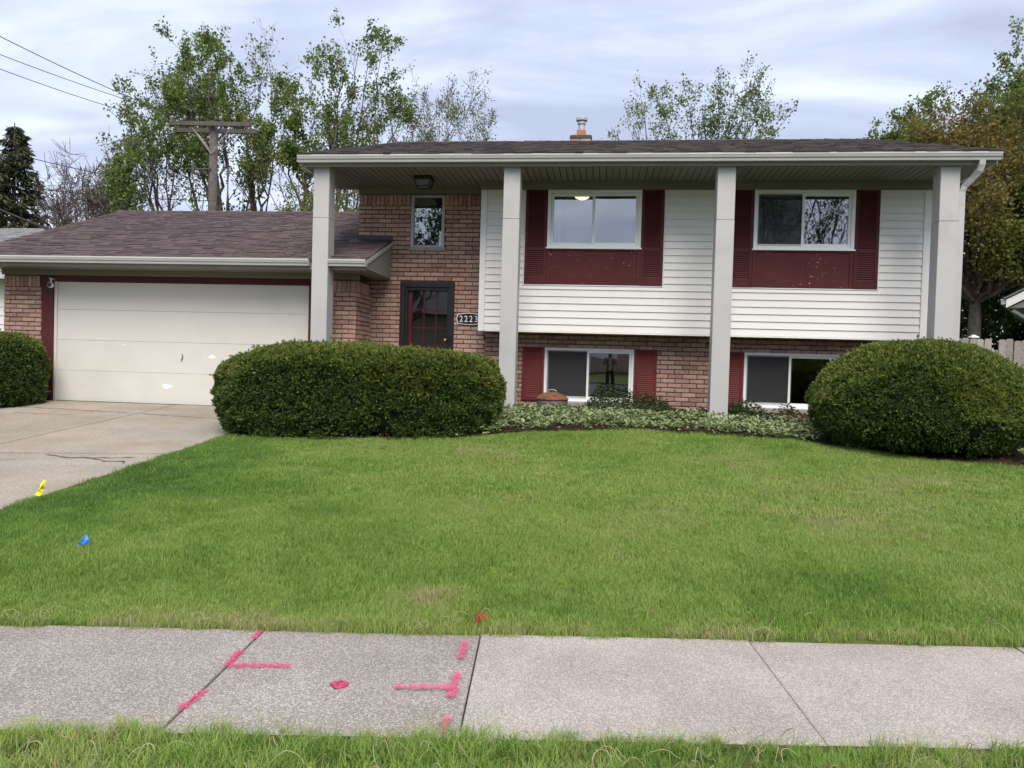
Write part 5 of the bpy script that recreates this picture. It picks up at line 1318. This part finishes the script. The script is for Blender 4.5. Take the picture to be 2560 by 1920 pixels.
def tips_fan(cx, cy, ztop, zlow, rx, ry, n_, seed):
    rg = np.random.default_rng(seed); o_ = []
    for i in range(n_):
        a = rg.random()*6.283; q = math.sqrt(rg.random()); t = rg.random()
        o_.append((cx+rx*q*math.cos(a), cy+ry*q*math.sin(a), zlow+(ztop-zlow)*(0.35+0.65*t)*(1-0.35*q*q)))
    return o_
def px(x, y, Y=32.0):        # photo height and side at 32 m, turned into metres
    return -18.1+(x-420)*0.0214, 7.74+(460-y)*0.0199
def T(lst, Y, seed, sp=1.6):
    rg = np.random.default_rng(seed); o_ = []
    for x, y in lst:
        X, Z = px(x, y+32); dy = rg.uniform(-sp, sp); k_ = (Y+dy)/32.0; o_.append((X*k_, Y+dy, 1.55+(Z-1.55)*k_))
    return o_
mapl = (M['bark'], M['leaf_maple'])
GB = 'trees behind the garage'
A1 = T([(380, 60), (415, 65), (435, 62), (478, 60), (400, 100), (450, 110), (370, 160), (410, 150), (465, 140), (490, 95), (430, 190), (385, 210)], 32, 1)
tree('maple_tree', 'tall leafy maple rising directly behind the utility pole', (-15.9, 32, 0.7), (-17.2, 32, 9.6), A1, 0.26, mapl, 71, 14000, 0.12, 8, 6, group=GB, fork=0.45, clump=4.0, min_leaf_z=9.5)
A2 = T([(560, 92), (540, 120), (575, 105), (590, 165), (550, 180), (520, 200), (600, 190), (530, 250), (570, 260)], 33, 2)
tree('maple_tree', 'slender maple with an open crown just right of the pole', (-15.6, 33, 0.7), (-15.9, 33, 9.2), A2, 0.2, mapl, 72, 6500, 0.12, 8, 6, group=GB, fork=0.35, clump=4.0, min_leaf_z=9.5)
A3 = T([(265, 185), (285, 170), (310, 165), (345, 165), (380, 190), (275, 215), (355, 200),  (300, 240), (270, 250), (340, 250), (360, 290), (310, 320), (400, 300)], 31, 3)
tree('maple_tree', 'spreading maple leaning left of the pole under the wires', (-18.2, 31, 0.7), (-18.9, 31, 7.6), A3, 0.2, mapl, 73, 7000, 0.12, 8, 6, group=GB, fork=0.3, clump=4.0, min_leaf_z=9.8)
A4 = T([(615, 150), (640, 135), (690, 120), (735, 95), (760, 85), (808, 88), (780, 110), (720, 150), (660, 200), (700, 200), (750, 180), (790, 160), (830, 160), (850, 190), (820, 220), (640, 250), (740, 260), (780, 260), (610, 220)], 32, 4)
tree('maple_tree', 'broad tall maple standing left of the porch roof', (-12.6, 32, 0.7), (-11.9, 32, 9.0), A4, 0.28, mapl, 74, 17000, 0.12, 8, 6, group=GB, fork=0.25, clump=4.0, min_leaf_z=9.5)
A5 = T([(560, 330), (600, 300), (640, 330), (680, 350), (620, 380), (660, 400), (740, 320), (760, 380), (720, 420), (790, 330), (800, 290), (840, 290)], 29, 5)
tree('maple_tree', 'lower leafy tree in front of the tall maples beside the first porch post', (-10.6, 29, 0.7), (-11.0, 29, 5.5), A5, 0.16, (M['bark'], M['leaf_olive']), 75, 3800, 0.10, 7, 6, group=GB, fork=0.25, clump=3.0)
A6 = T([(860, 215), (885, 205), (920, 190), (945, 195), (965, 200), (990, 190), (1005, 205), (1025, 240), (1020, 265), (980, 230), (900, 240), (870, 260), (930, 230)], 34, 6)
tree('birch_tree', 'thin pale twiggy tree above the left end of the porch roof', (-7.9, 34, 0.7), (-7.9, 34, 8.6), A6, 0.15, (M['bark_grey'], M['leaf_pale']), 76, 8500, 0.085, 8, 7, group=GB, fork=0.3, tw=1.5)
A7 = T([(105, 385), (130, 365), (150, 355), (190, 345), (225, 340), (250, 325), (275, 320), (180, 385), (220, 380), (140, 410), (240, 360), (300, 350), (120, 430), (200, 410)], 30, 7)
tree('bare_tree', 'bare grey twiggy tree between the spruce and the maples', (-21.2, 30, 0.7), (-21.2, 30, 5.0), A7, 0.2, (M['bark_grey'], M['leaf_pale']), 77, 500, 0.09, 22, 11, 0.36, 0.5, group=GB, fork=0.25, tw=2.0, up_=0.2)
A8 = T([(270, 285), (255, 300), (280, 320), (235, 345), (285, 345), (250, 330), (265, 360)], 28, 8, 0.6)
tree('young_maple', 'small leafy sapling in front of the bare tree', (-19.0, 28, 0.7), (-19.0, 28, 6.8), A8, 0.09, mapl, 78, 2600, 0.12, 5, 5, group=GB, fork=0.55)
# low backdrop shrubs beyond the garage
def shrub(name, label, c, rad, h, n_, size, mt, seed, group='shrubs beyond the garage', k0=6):
    rg = np.random.default_rng(seed); root = tag(empty(name, c), label, 'shrub', group); c = np.array(c)
    mb = MB()
    for i in range(k0):
        a = rg.random()*6.28; e_ = c+np.array([rad[0]*0.7*math.cos(a), rad[1]*0.7*math.sin(a), h*rg.uniform(0.5, 0.85)]); mb.tube([c, (c+e_)/2+rg.normal(0, 0.1, 3), e_], [0.05, 0.03, 0.01], 5)
    mb.build('stem', M['bark'], root)
    p = rg.normal(size=(n_, 3)); p /= np.linalg.norm(p, axis=1, keepdims=True); q = rg.random(n_)**0.35
    lump = 0.75+0.5*vnoise(np.arctan2(p[:, 1], p[:, 0])*2.5+seed, p[:, 2]*3.0)
    P_ = c+np.array([0, 0, h*0.52])+p*np.array([rad[0], rad[1], h*0.5])*(q*lump)[:, None]; P_[:, 2] = np.maximum(P_[:, 2], c[2]+0.1)
    d = p+rg.normal(0, 0.6, p.shape)+np.array([0, 0, 0.4]); s = size*rg.uniform(0.6, 1.4, n_)
    leaves_mesh('foliage', P_, s, s*0.6, d, 1, M[mt], root, rg); return root
shrub('shrub', 'yellow green shrub over the garage ridge left of the pole', (-17.9, 27.8, 0.7), (1.9, 1.2), 6.2, 4200, 0.16, 'leaf_olive', 81)
shrub('shrub', 'green shrub over the garage ridge against the pole', (-16.2, 28.6, 0.7), (1.1, 1.0), 6.4, 2400, 0.16, 'leaf_maple', 82)
shrub('shrub', 'brown green shrub over the garage ridge below the bare tree', (-20.0, 29.5, 0.7), (1.5, 1.0), 6.3, 2200, 0.14, 'leaf_pale', 83)
shrub('evergreen_shrub', 'small dark evergreen peeking over the garage ridge right of the pole', (-13.9, 27.2, 0.7), (1.0, 0.9), 6.5, 4200, 0.14, 'leaf_dark', 84)
# spruce
def spruce(name, label, base, H_, r_base, seed):
    rg = np.random.default_rng(seed); root = tag(empty(name, base), label, 'tree', GB); b = np.array(base); mb = MB()
    mb.tube([b, b+np.array([0, 0, H_])], [0.22, 0.02], 8); P_ = []; Dd = []
    z = 1.2
    while z < H_*0.99:
        k_ = 1-z/H_; n_ = 7; Lb = r_base*(k_**0.8)*1.0+0.15
        for i in range(n_):
            a = rg.random()*6.28; L_ = Lb*rg.uniform(0.6, 1.15); pts = []
            for j in range(6):
                t = j/5; pts.append(b+np.array([math.cos(a)*L_*t, math.sin(a)*L_*t, z-0.28*L_*math.sin(t*2.2)+0.10*L_*t*t]))
            mb.tube(pts, [0.035*k_+0.012, 0.025*k_+0.009, 0.016, 0.01, 0.008, 0.005], 4, False)
            pts = np.array(pts)
            m_ = int(70*L_+14); t = rg.uniform(0.12, 1.0, m_)*5; ii = np.minimum(t.astype(int), 4); fr = (t-ii)[:, None]; p = pts[ii]*(1-fr)+pts[ii+1]*fr
            sd_ = np.array([-math.sin(a), math.cos(a), 0]); w = rg.normal(0, 0.14*L_**0.5, m_); p = p+sd_*w[:, None]; p[:, 2] -= np.abs(rg.normal(0, 0.12, m_))
            P_.append(p); Dd.append(np.array([math.cos(a), math.sin(a), -0.35])*0.6+sd_*np.sign(w)[:, None]*0.5+rg.normal(0, 0.3, (m_, 3))+np.array([0, 0, -0.25]))
        z += 0.26+0.12*k_
    mb.build('trunk', M['bark'], root); P_ = np.concatenate(P_); Dd = np.concatenate(Dd); s = rg.uniform(0.14, 0.34, len(P_))
    leaves_mesh('crown', P_, s, s*0.34, Dd, 1, M['needle'], root, rg); return root
spruce('spruce_tree', 'dark spruce at the left edge behind the garage roof', (-25.1, 30, 0.7), 10.4, 2.7, 91)
# tree behind the middle of the house
B1 = [(0.2, 30, 10.4), (0.8, 30.5, 10.9), (1.2, 30, 11.6), (1.9, 31, 11.9), (2.2, 30, 11.0), (2.8, 29.5, 11.3), (3.4, 30.6, 11.7), (3.9, 30, 12.0), (4.5, 30.2, 12.2), (4.9, 29.6, 12.1), (5.4, 30, 11.7), (5.9, 30.4, 11.4), (6.0, 30, 10.6), (5.2, 29.5, 10.8), (4.2, 30.4, 11.0), (3.2, 30, 10.4), (1.6, 29.7, 10.3)]
tree('maple_tree', 'leafy maple crown showing above the middle of the house roof', (3.2, 30, 0.7), (3.2, 30, 8.6), B1, 0.24, mapl, 92, 10000, 0.095, 8, 6, fork=0.5, clump=1.2, group='trees behind the house')
tree('birch_tree', 'few thin twig tips above the right end of the ridge', (8.2, 29.5, 0.7), (8.0, 29.5, 8.0), [(7.6, 29.5, 9.7), (8.1, 29.3, 9.75), (8.5, 29.8, 9.6), (7.9, 29.5, 9.2)], 0.1, (M['bark_grey'], M['leaf_pale']), 93, 500, 0.1, 7, 6, 0.25, group='trees behind the house')
# right hand side
BZ = (M['bark'], M['leaf_bronze']); GR = 'trees beyond the right fence'
C1 = tips_fan(11.0, 23.2, 9.3, 3.6, 3.0, 2.2, 40, 94)+[(8.5, 23, 7.9), (8.7, 23.4, 8.3), (8.9, 22.8, 8.1), (9.3, 23.3, 8.4), (9.5, 22.7, 8.2), (9.8, 23.1, 8.5), (10.2, 23.3, 8.8), (8.6, 23, 8.2), (9.2, 23.2, 8.6), (9.9, 23, 8.9), (10.6, 22.8, 9.2), (11.4, 23.2, 9.4), (12.2, 23, 9.4), (8.9, 23, 7.6), (9.0, 22.5, 7.0), (10, 22, 6.4), (10.6, 22, 5.6), (11.3, 21.8, 5.2), (10.4, 22, 4.8)]
tree('crabapple_tree', 'large bronze leaved tree with forked dark trunk behind the fence', (10.25, 23.2, 0.7), (10.3, 23.2, 4.6), C1, 0.24, BZ, 94, 56000, 0.10, 6, 6, 0.32, 0.45, group=GR, fork=0.78, leaf_spread=0.16)
C2 = [(12.3, 27, 10.6), (12.6, 27.4, 11.0), (12.9, 27, 11.3), (13.3, 27.5, 11.8), (13.9, 27, 11.8), (12.6, 26.6, 10.2), (13.2, 27, 10.8), (14, 27, 11.2), (12.3, 27, 9.8)]
tree('maple_tree', 'dark green maple top at the upper right corner', (13.2, 27, 0.7), (13.0, 27, 8.2), C2, 0.25, mapl, 95, 13000, 0.11, 8, 7, group=GR, fork=0.6, clump=1.0)
C3 = [(9.3, 28, 9.7), (9.8, 28.2, 10.1), (10.4, 28, 10.2), (10.8, 28, 10.4), (9.9, 27.6, 9.4), (10.6, 28.2, 9.8), (9.2, 28, 9.2)]
tree('maple_tree', 'green windblown tree top left of the bronze tree', (10.2, 28, 0.7), (10.1, 28, 7.6), C3, 0.2, (M['bark'], M['leaf_maple']), 96, 10000, 0.10, 8, 7, group=GR, fork=0.6)
for i, (x, y, rx, h, mt, lb) in enumerate(((9.6, 27.5, 1.8, 6.2, 'leaf_olive', 'olive green shrub mass left of the bronze tree trunk'), (13.6, 26, 2.2, 6.5, 'leaf_maple', 'green shrub mass right of the bronze tree trunk'), (12.0, 25.2, 1.5, 4.2, 'leaf_dark', 'dark low shrub behind the bronze tree trunk'), (11.2, 30, 2.6, 7.5, 'leaf_maple', 'tall green thicket far behind the bronze tree'))):
    shrub('shrub', lb, (x, y, 0.7), (rx, 1.3), h, 7000, 0.15, mt, 100+i, 'shrubs beyond the right fence')

# ------------------------------------------------------------------ utility pole and lines
pole = tag(empty('utility_pole', (-14.3, 26.5, 0.7)), 'weathered wooden utility pole with double crossarm behind the garage', 'utility pole')
mb = MB(); mb.tube([(-14.28, 26.5, 0.5), (-14.30, 26.5, 6.0), (-14.30, 26.5, 9.95)], [0.2, 0.165, 0.145], 14); mb.build('pole', M['wood_pole'], pole, True)
AD = Vector((0.995, 0.10, 0)); PC = Vector((-14.3, 26.5, 0))
def arm(off, z, x0, x1):
    nrm = Vector((-0.10, 0.995, 0)); a = PC+AD*x0+nrm*off; b = PC+AD*x1+nrm*off; h, w = 0.075, 0.055; V = []
    for p in (a, b):
        for s1, s2 in ((-1, -1), (1, -1), (1, 1), (-1, 1)): q = p+nrm*w*s1; V.append((q.x, q.y, z+h*s2))
    mb = MB(); mb.poly(V, [(0, 1, 2, 3), (7, 6, 5, 4), (0, 4, 5, 1), (1, 5, 6, 2), (2, 6, 7, 3), (3, 7, 4, 0)]); return mb.build('crossarm', M['wood_pole'], pole)
arm(-0.26, 9.80, -1.5, 1.45); arm(0.26, 9.70, -1.45, 1.5)
nrm = Vector((-0.10, 0.995, 0))
for off, z in ((-0.25, 9.74), (0.25, 9.64)):
    for s in (-1, 1):
        a = PC+AD*(s*0.75)+nrm*off; b = PC+nrm*off*0.7; mb = MB(); mb.tube([(a.x, a.y, z), (b.x, b.y, 8.75)], 0.02, 5); mb.build('brace', M['porcelain'], pole)
ins = []
for x0 in (-1.4, -0.95, -0.5, 0.35, 0.85, 1.35):
    p = PC+AD*x0+nrm*-0.26; mb = MB(); mb.lathe([(0.02, 9.87), (0.025, 9.93), (0.055, 9.94), (0.05, 9.99), (0.06, 10.0), (0.035, 10.06)], p.x, p.y, 10); mb.build('insulator', M['porcelain'], pole, True); ins.append(p)
mb = MB(); mb.lathe([(0.04, 8.05), (0.06, 8.08), (0.06, 8.42), (0.03, 8.45)], -14.95, 26.3, 12); mb.box(-14.9, -14.3, 26.28, 26.34, 8.2, 8.24); mb.build('cutout_switch', M['wood_pole'], pole)
def line(label, a, b, sag, r_=0.012, n_=24):
    a = Vector(a); b = Vector(b); pts = []
    for i in range(n_+1):
        t = i/n_; p = a.lerp(b, t); p.z -= sag*4*t*(1-t); pts.append(p)
    mb = MB(); mb.tube(pts, r_, 5); return tag(mb.build('power_line', M['cable'], None, True), label, 'cable', 'overhead lines')
def wire_from(px_, py_, Y, end, ext, sag, label, r_=0.012):
    """through a point seen on the left margin, continuing to the next pole out of view"""
    d = fw+r2*((px_-1106)/1661)-u2*((py_-829.5)/1661); p = CAM+d*(Y/d.y); e_ = Vector(end); far = p+(p-e_)*ext
    line(label, far, e_, sag, r_)
wire_from(0, 58, 18.6, (ins[0].x+0.1, ins[0].y, 10.06), 0.8, 0.25, 'topmost of the three overhead lines at the upper left')
wire_from(0, 97, 18.4, (ins[1].x, ins[1].y, 10.02), 0.8, 0.25, 'middle one of the three overhead lines at the upper left', 0.010)
wire_from(0, 128, 18.2, (ins[0].x-0.2, ins[0].y-0.1, 9.8), 0.8, 0.25, 'lowest of the three overhead lines at the upper left', 0.010)
wire_from(0, 300, 20.0, (-14.4, 26.4, 7.5), 0.5, 0.35, 'thin line crossing the spruce down to the pole', 0.012)
wire_from(0, 385, 20.5, (-14.4, 26.4, 7.1), 0.5, 0.2, 'lower thin line crossing the bare tree to the pole', 0.014)
wire_from(0, 453, 17.0, (-12.35, 18.4, 3.9), 0.6, 0.0, 'thick black service cable dropping behind the garage roof', 0.028)

# ------------------------------------------------------------------ fence at the right
fe = tag(empty('picket_fence', (8.0, 16.8, 0.75)), 'weathered grey wooden privacy fence beside the right neighbour', 'fence')
mbp = []
for k_ in range(3):
    mb = MB(); w = 0.135; h = 1.55+0.012*k_; mb.prism_y([(-w/2, 0), (w/2, 0), (w/2, h-0.03), (w/2-0.025, h), (-w/2+0.025, h), (-w/2, h-0.03)], 0, 0.018); me = mb.mesh('picket'); me.materials.append(M['fence']); mbp.append(me)
x = 5.35; i = 0
while x < 15:
    if not (7.84 < x < 7.93):
        o = bpy.data.objects.new('picket', mbp[i % 3]); lnk(o); o.location = (x, 16.8+random.uniform(-0.006, 0.006), 0.745+random.uniform(-0.012, 0.012)); o.rotation_euler = (0, random.uniform(-0.006, 0.006), 0); par(o, fe)
    x += 0.1415; i += 1
for x in (7.51, 9.95, 12.4):
    mb = MB(); mb.box(x-0.05, x+0.05, 16.83, 16.93, 0.6, 2.33); p = mb.build('fence_post', M['fence'], fe)
    mb = MB(); mb.poly([(x-0.075, 16.805, 2.332), (x+0.075, 16.805, 2.332), (x+0.075, 16.955, 2.332), (x-0.075, 16.955, 2.332), (x-0.075, 16.805, 2.352), (x+0.075, 16.805, 2.352), (x+0.075, 16.955, 2.352), (x-0.075, 16.955, 2.352), (x, 16.88, 2.40)], [(3, 2, 1, 0), (0, 1, 5, 4), (1, 2, 6, 5), (2, 3, 7, 6), (3, 0, 4, 7), (4, 5, 8), (5, 6, 8), (6, 7, 8), (7, 4, 8)]); mb.build('post_cap', M['white'], p)
mb = MB(); mb.box(5.3, 15, 16.825, 16.86, 1.0, 1.09); mb.box(5.3, 15, 16.825, 16.86, 2.0, 2.09); mb.build('rail', M['fence'], fe)

# ------------------------------------------------------------------ neighbours
nb = tag(empty('neighbour_house', (8.58, 18, 0.7)), 'white eave corner of the house at the right edge beyond the fence', 'house', 'neighbouring houses')
rx0, rz0, sl_ = 8.64, 3.15, 0.55
mb = MB(); mb.prism_y([(rx0, rz0-0.10), (rx0+5, rz0-0.10+5*sl_), (rx0+10, rz0-0.10), (rx0+10, rz0+0.08), (rx0+5, rz0+0.08+5*sl_), (rx0, rz0+0.08)], 17.98, 18.02); mb.build('rake_board', M['white'], nb)
mb = MB(); mb.prism_y([(rx0-0.05, rz0+0.082), (rx0+5, rz0+0.082+5*sl_), (rx0+10.05, rz0+0.082), (rx0+10.05, rz0+0.12), (rx0+5, rz0+0.13+5*sl_), (rx0-0.05, rz0+0.12)], 17.95, 27); mb.build('roof', M['roof_grey'], nb)
mb = MB(); mb.prism_y([(rx0+0.02, rz0-0.10), (rx0+0.75, rz0-0.10), (rx0+0.75, rz0+0.25)], 18.03, 27); mb.build('soffit', M['soffit'], nb)
mb = MB(); mb.box(rx0-0.1, rx0-0.01, 18.0, 27, rz0-0.03, rz0+0.09, 0.01); mb.build('gutter', M['gutter'], nb)
mb = MB(); mb.tube([(rx0+0.12, 18.1, rz0-0.15), (rx0+0.7, 18.5, rz0-0.55)], 0.04, 8); mb.build('downspout', M['gutter'], nb)
mb = MB(); mb.prism_y([(rx0+0.76, 0.6), (rx0+9.3, 0.6), (rx0+9.3, rz0), (rx0+5, rz0+4.3*sl_), (rx0+0.76, rz0)], 18.6, 26.5); mb.build('wall', M['siding'], nb)
nb.rotation_euler.z = R(-30)

nl = tag(empty('neighbour_house', (-18, 18, 0.7)), 'white sided house with grey roof at the left edge behind the garage', 'house', 'neighbouring houses')
mb = MB(); mb.box(-24, -12.8, 16.02, 22, 0.5, 3.3); wl = mb.build('wall', M['trim'], nl)
z = 0.7
while z < 3.25:
    mb = MB(); mb.extrude_x([(16.018, z), (16.018, z+0.2), (16.012, z+0.2), (15.995, z+0.012), (15.998, z)][::-1], -24, -12.8); mb.build('siding_board', M['siding'], nl); z += 0.2
mb = MB(); mb.extrude_x([(15.6, 3.2), (19.2, 4.72), (22.8, 3.2), (22.8, 3.26), (19.2, 4.80), (15.6, 3.26)][::-1], -24.6, -12.3); rf = mb.build('roof', M['roof_grey'], nl)
shr = shingle_field(rf, -24.6, -12.3, 15.6, 3.26, 19.2, 4.80, M['roof_grey'], 7, both=False)
mb = MB(); mb.box(-24.6, -12.3, 15.55, 15.6, 3.1, 3.24); mb.build('gutter', M['gutter'], nl)

# ------------------------------------------------------------------ across the street: unseen trees added and house enlarged for the mirrored glass
OS = 'added trees across the street'
tree('bare_tree', 'big invented branching tree added across the street to mirror in the right upstairs window', (9.5, -17, 0), (9.7, -17, 5.0), tips_fan(9.5, -17, 16, 5.5, 6.0, 4.0, 26, 120), 0.4, (M['bark'], M['leaf_dark']), 120, 5000, 0.16, 8, 6, group=OS, fork=0.3)
tree('maple_tree', 'invented leafy tree added across the street to mirror in the entry window', (-12, -16, 0), (-12, -16, 5), tips_fan(-12, -16, 15, 5, 3.6, 3.0, 20, 121), 0.35, (M['bark'], M['leaf_dark']), 121, 5000, 0.2, 7, 6, group=OS, fork=0.3)
ho = tag(empty('opposite_house', (0, -26, 0)), 'unseen brick house across the street, enlarged to darken the mirrored door glass', 'house', 'neighbouring houses')
mb = MB(); mb.box(-24, 11, -30, -22, 0, 4.6); mb.build('wall', M['brick'], ho)
mb = MB(); mb.extrude_x([(-31, 4.6), (-26, 6.6), (-21, 4.6)][::-1], -25, 12); mb.build('roof', M['roof'], ho)
for xa in (-6, -1, 5): 
    mb = MB(); mb.box(xa, xa+1.8, -21.99, -21.95, 0.9, 2.2, 0.01); mb.build('window', M['vinyl'], ho)

# ------------------------------------------------------------------ the photographer, mirrored in the lower window
def person():
    X0, Y0 = 0.19, -0.36
    J = []; E_ = []; Rr = []
    def v(p, r_, parent=None):
        J.append((X0+p[0], Y0+p[1], p[2])); Rr.append(r_)
        if parent is not None: E_.append((parent, len(J)-1))
        return len(J)-1
    pel = v((0, 0, 0.93), (0.165, 0.12)); wa = v((0, 0, 1.08), (0.15, 0.115), pel); ch_ = v((0, 0.0, 1.27), (0.18, 0.13), wa); nb_ = v((0, 0.0, 1.40), (0.09, 0.085), ch_)
    nk = v((0, 0.01, 1.47), (0.055, 0.055), nb_); h1 = v((0, 0.025, 1.54), (0.078, 0.088), nk); h2 = v((0, 0.03, 1.62), (0.082, 0.098), h1); h3 = v((0, 0.02, 1.69), (0.062, 0.075), h2)
    v((0, 0.125, 1.60), (0.012, 0.012), h2)                               # nose
    for s_ in (-1, 1):
        v((s_*0.09, 0.02, 1.60), (0.012, 0.025), h2)                      # ear
        hp_ = v((s_*0.095, 0, 0.88), (0.10, 0.10), pel); kn = v((s_*0.105, 0.02, 0.50), (0.068, 0.07), hp_); an = v((s_*0.11, -0.01, 0.10), (0.048, 0.05), kn); v((s_*0.12, 0.15, 0.05), (0.045, 0.035), an)
        sh = v((s_*0.19, 0, 1.37), (0.075, 0.075), ch_ if False else nb_); el = v((s_*0.25, 0.10, 1.15), (0.052, 0.052), sh); wr = v((s_*0.10, 0.25, 1.40), (0.034, 0.034), el)
        pm = v((s_*0.075, 0.27, 1.47), (0.034, 0.018), wr)
        for k_ in range(4):
            f1 = v((s_*(0.068-0.006*k_), 0.285+0.012*k_*0, 1.535-0.02*k_), (0.0095, 0.0095), pm); v((s_*0.03, 0.292, 1.545-0.021*k_), (0.008, 0.008), f1)
        t1 = v((s_*0.05, 0.245, 1.485), (0.011, 0.011), pm); v((s_*0.02, 0.25, 1.51), (0.009, 0.009), t1)
    me = bpy.data.meshes.new('person'); me.from_pydata(J, E_, []); o = bpy.data.objects.new('person', me); lnk(o)
    md = o.modifiers.new('skin', 'SKIN')
    for i, r_ in enumerate(Rr): me.skin_vertices[0].data[i].radius = r_
    me.skin_vertices[0].data[0].use_root = True
    sb = o.modifiers.new('sub', 'SUBSURF'); sb.levels = 2; sb.render_levels = 2
    dg = bpy.context.evaluated_depsgraph_get(); m2 = bpy.data.meshes.new_from_object(o.evaluated_get(dg)); bpy.data.objects.remove(o)
    o = bpy.data.objects.new('person', m2); lnk(o); m2.materials.clear()
    for nm, c in (('jacket', (0.14, 0.12, 0.08)), ('trousers', (0.012, 0.012, 0.016)), ('skin', (0.45, 0.28, 0.21)), ('shirt', (0.4, 0.36, 0.3)), ('shoe', (0.05, 0.045, 0.04))): m2.materials.append(pmat('person_'+nm, c, 0.8, 0.1, 8))
    for p in m2.polygons:
        c = p.center; x, y, z = c.x-X0, c.y-Y0, c.z
        k_ = 0
        if z < 0.12: k_ = 4
        elif z < 0.92 and abs(x) < 0.24: k_ = 1
        elif z > 1.44 and abs(x) < 0.12 and y < 0.17: k_ = 2
        elif y > 0.245 and z > 1.38: k_ = 2
        elif abs(x) < 0.05 and y > 0.06 and z < 1.42: k_ = 3
        p.material_index = k_; p.use_smooth = True
    tag(o, 'person in olive jacket and black trousers mirrored in the lower window, taking the photo', 'person')
    mb = MB(); mb.lathe([(0.088, 1.55), (0.10, 1.60), (0.10, 1.66), (0.085, 1.71), (0.05, 1.745), (0.005, 1.755)], X0, Y0-0.012, 20)
    mb.v = [(x, min(y, Y0+0.085 if z > 1.66 else Y0+0.035), z) for x, y, z in mb.v]
    par(mb.build('hair', pmat('person_hair', (0.03, 0.02, 0.015), 0.6, 0.2, 30), None, True), o)
person()
mb = MB(); mb.box(0.155, 0.225, -0.085, -0.075, 1.45, 1.6, 0.004)
tag(mb.build('phone', M['black']), 'black phone held up by the photographer in both hands', 'phone')
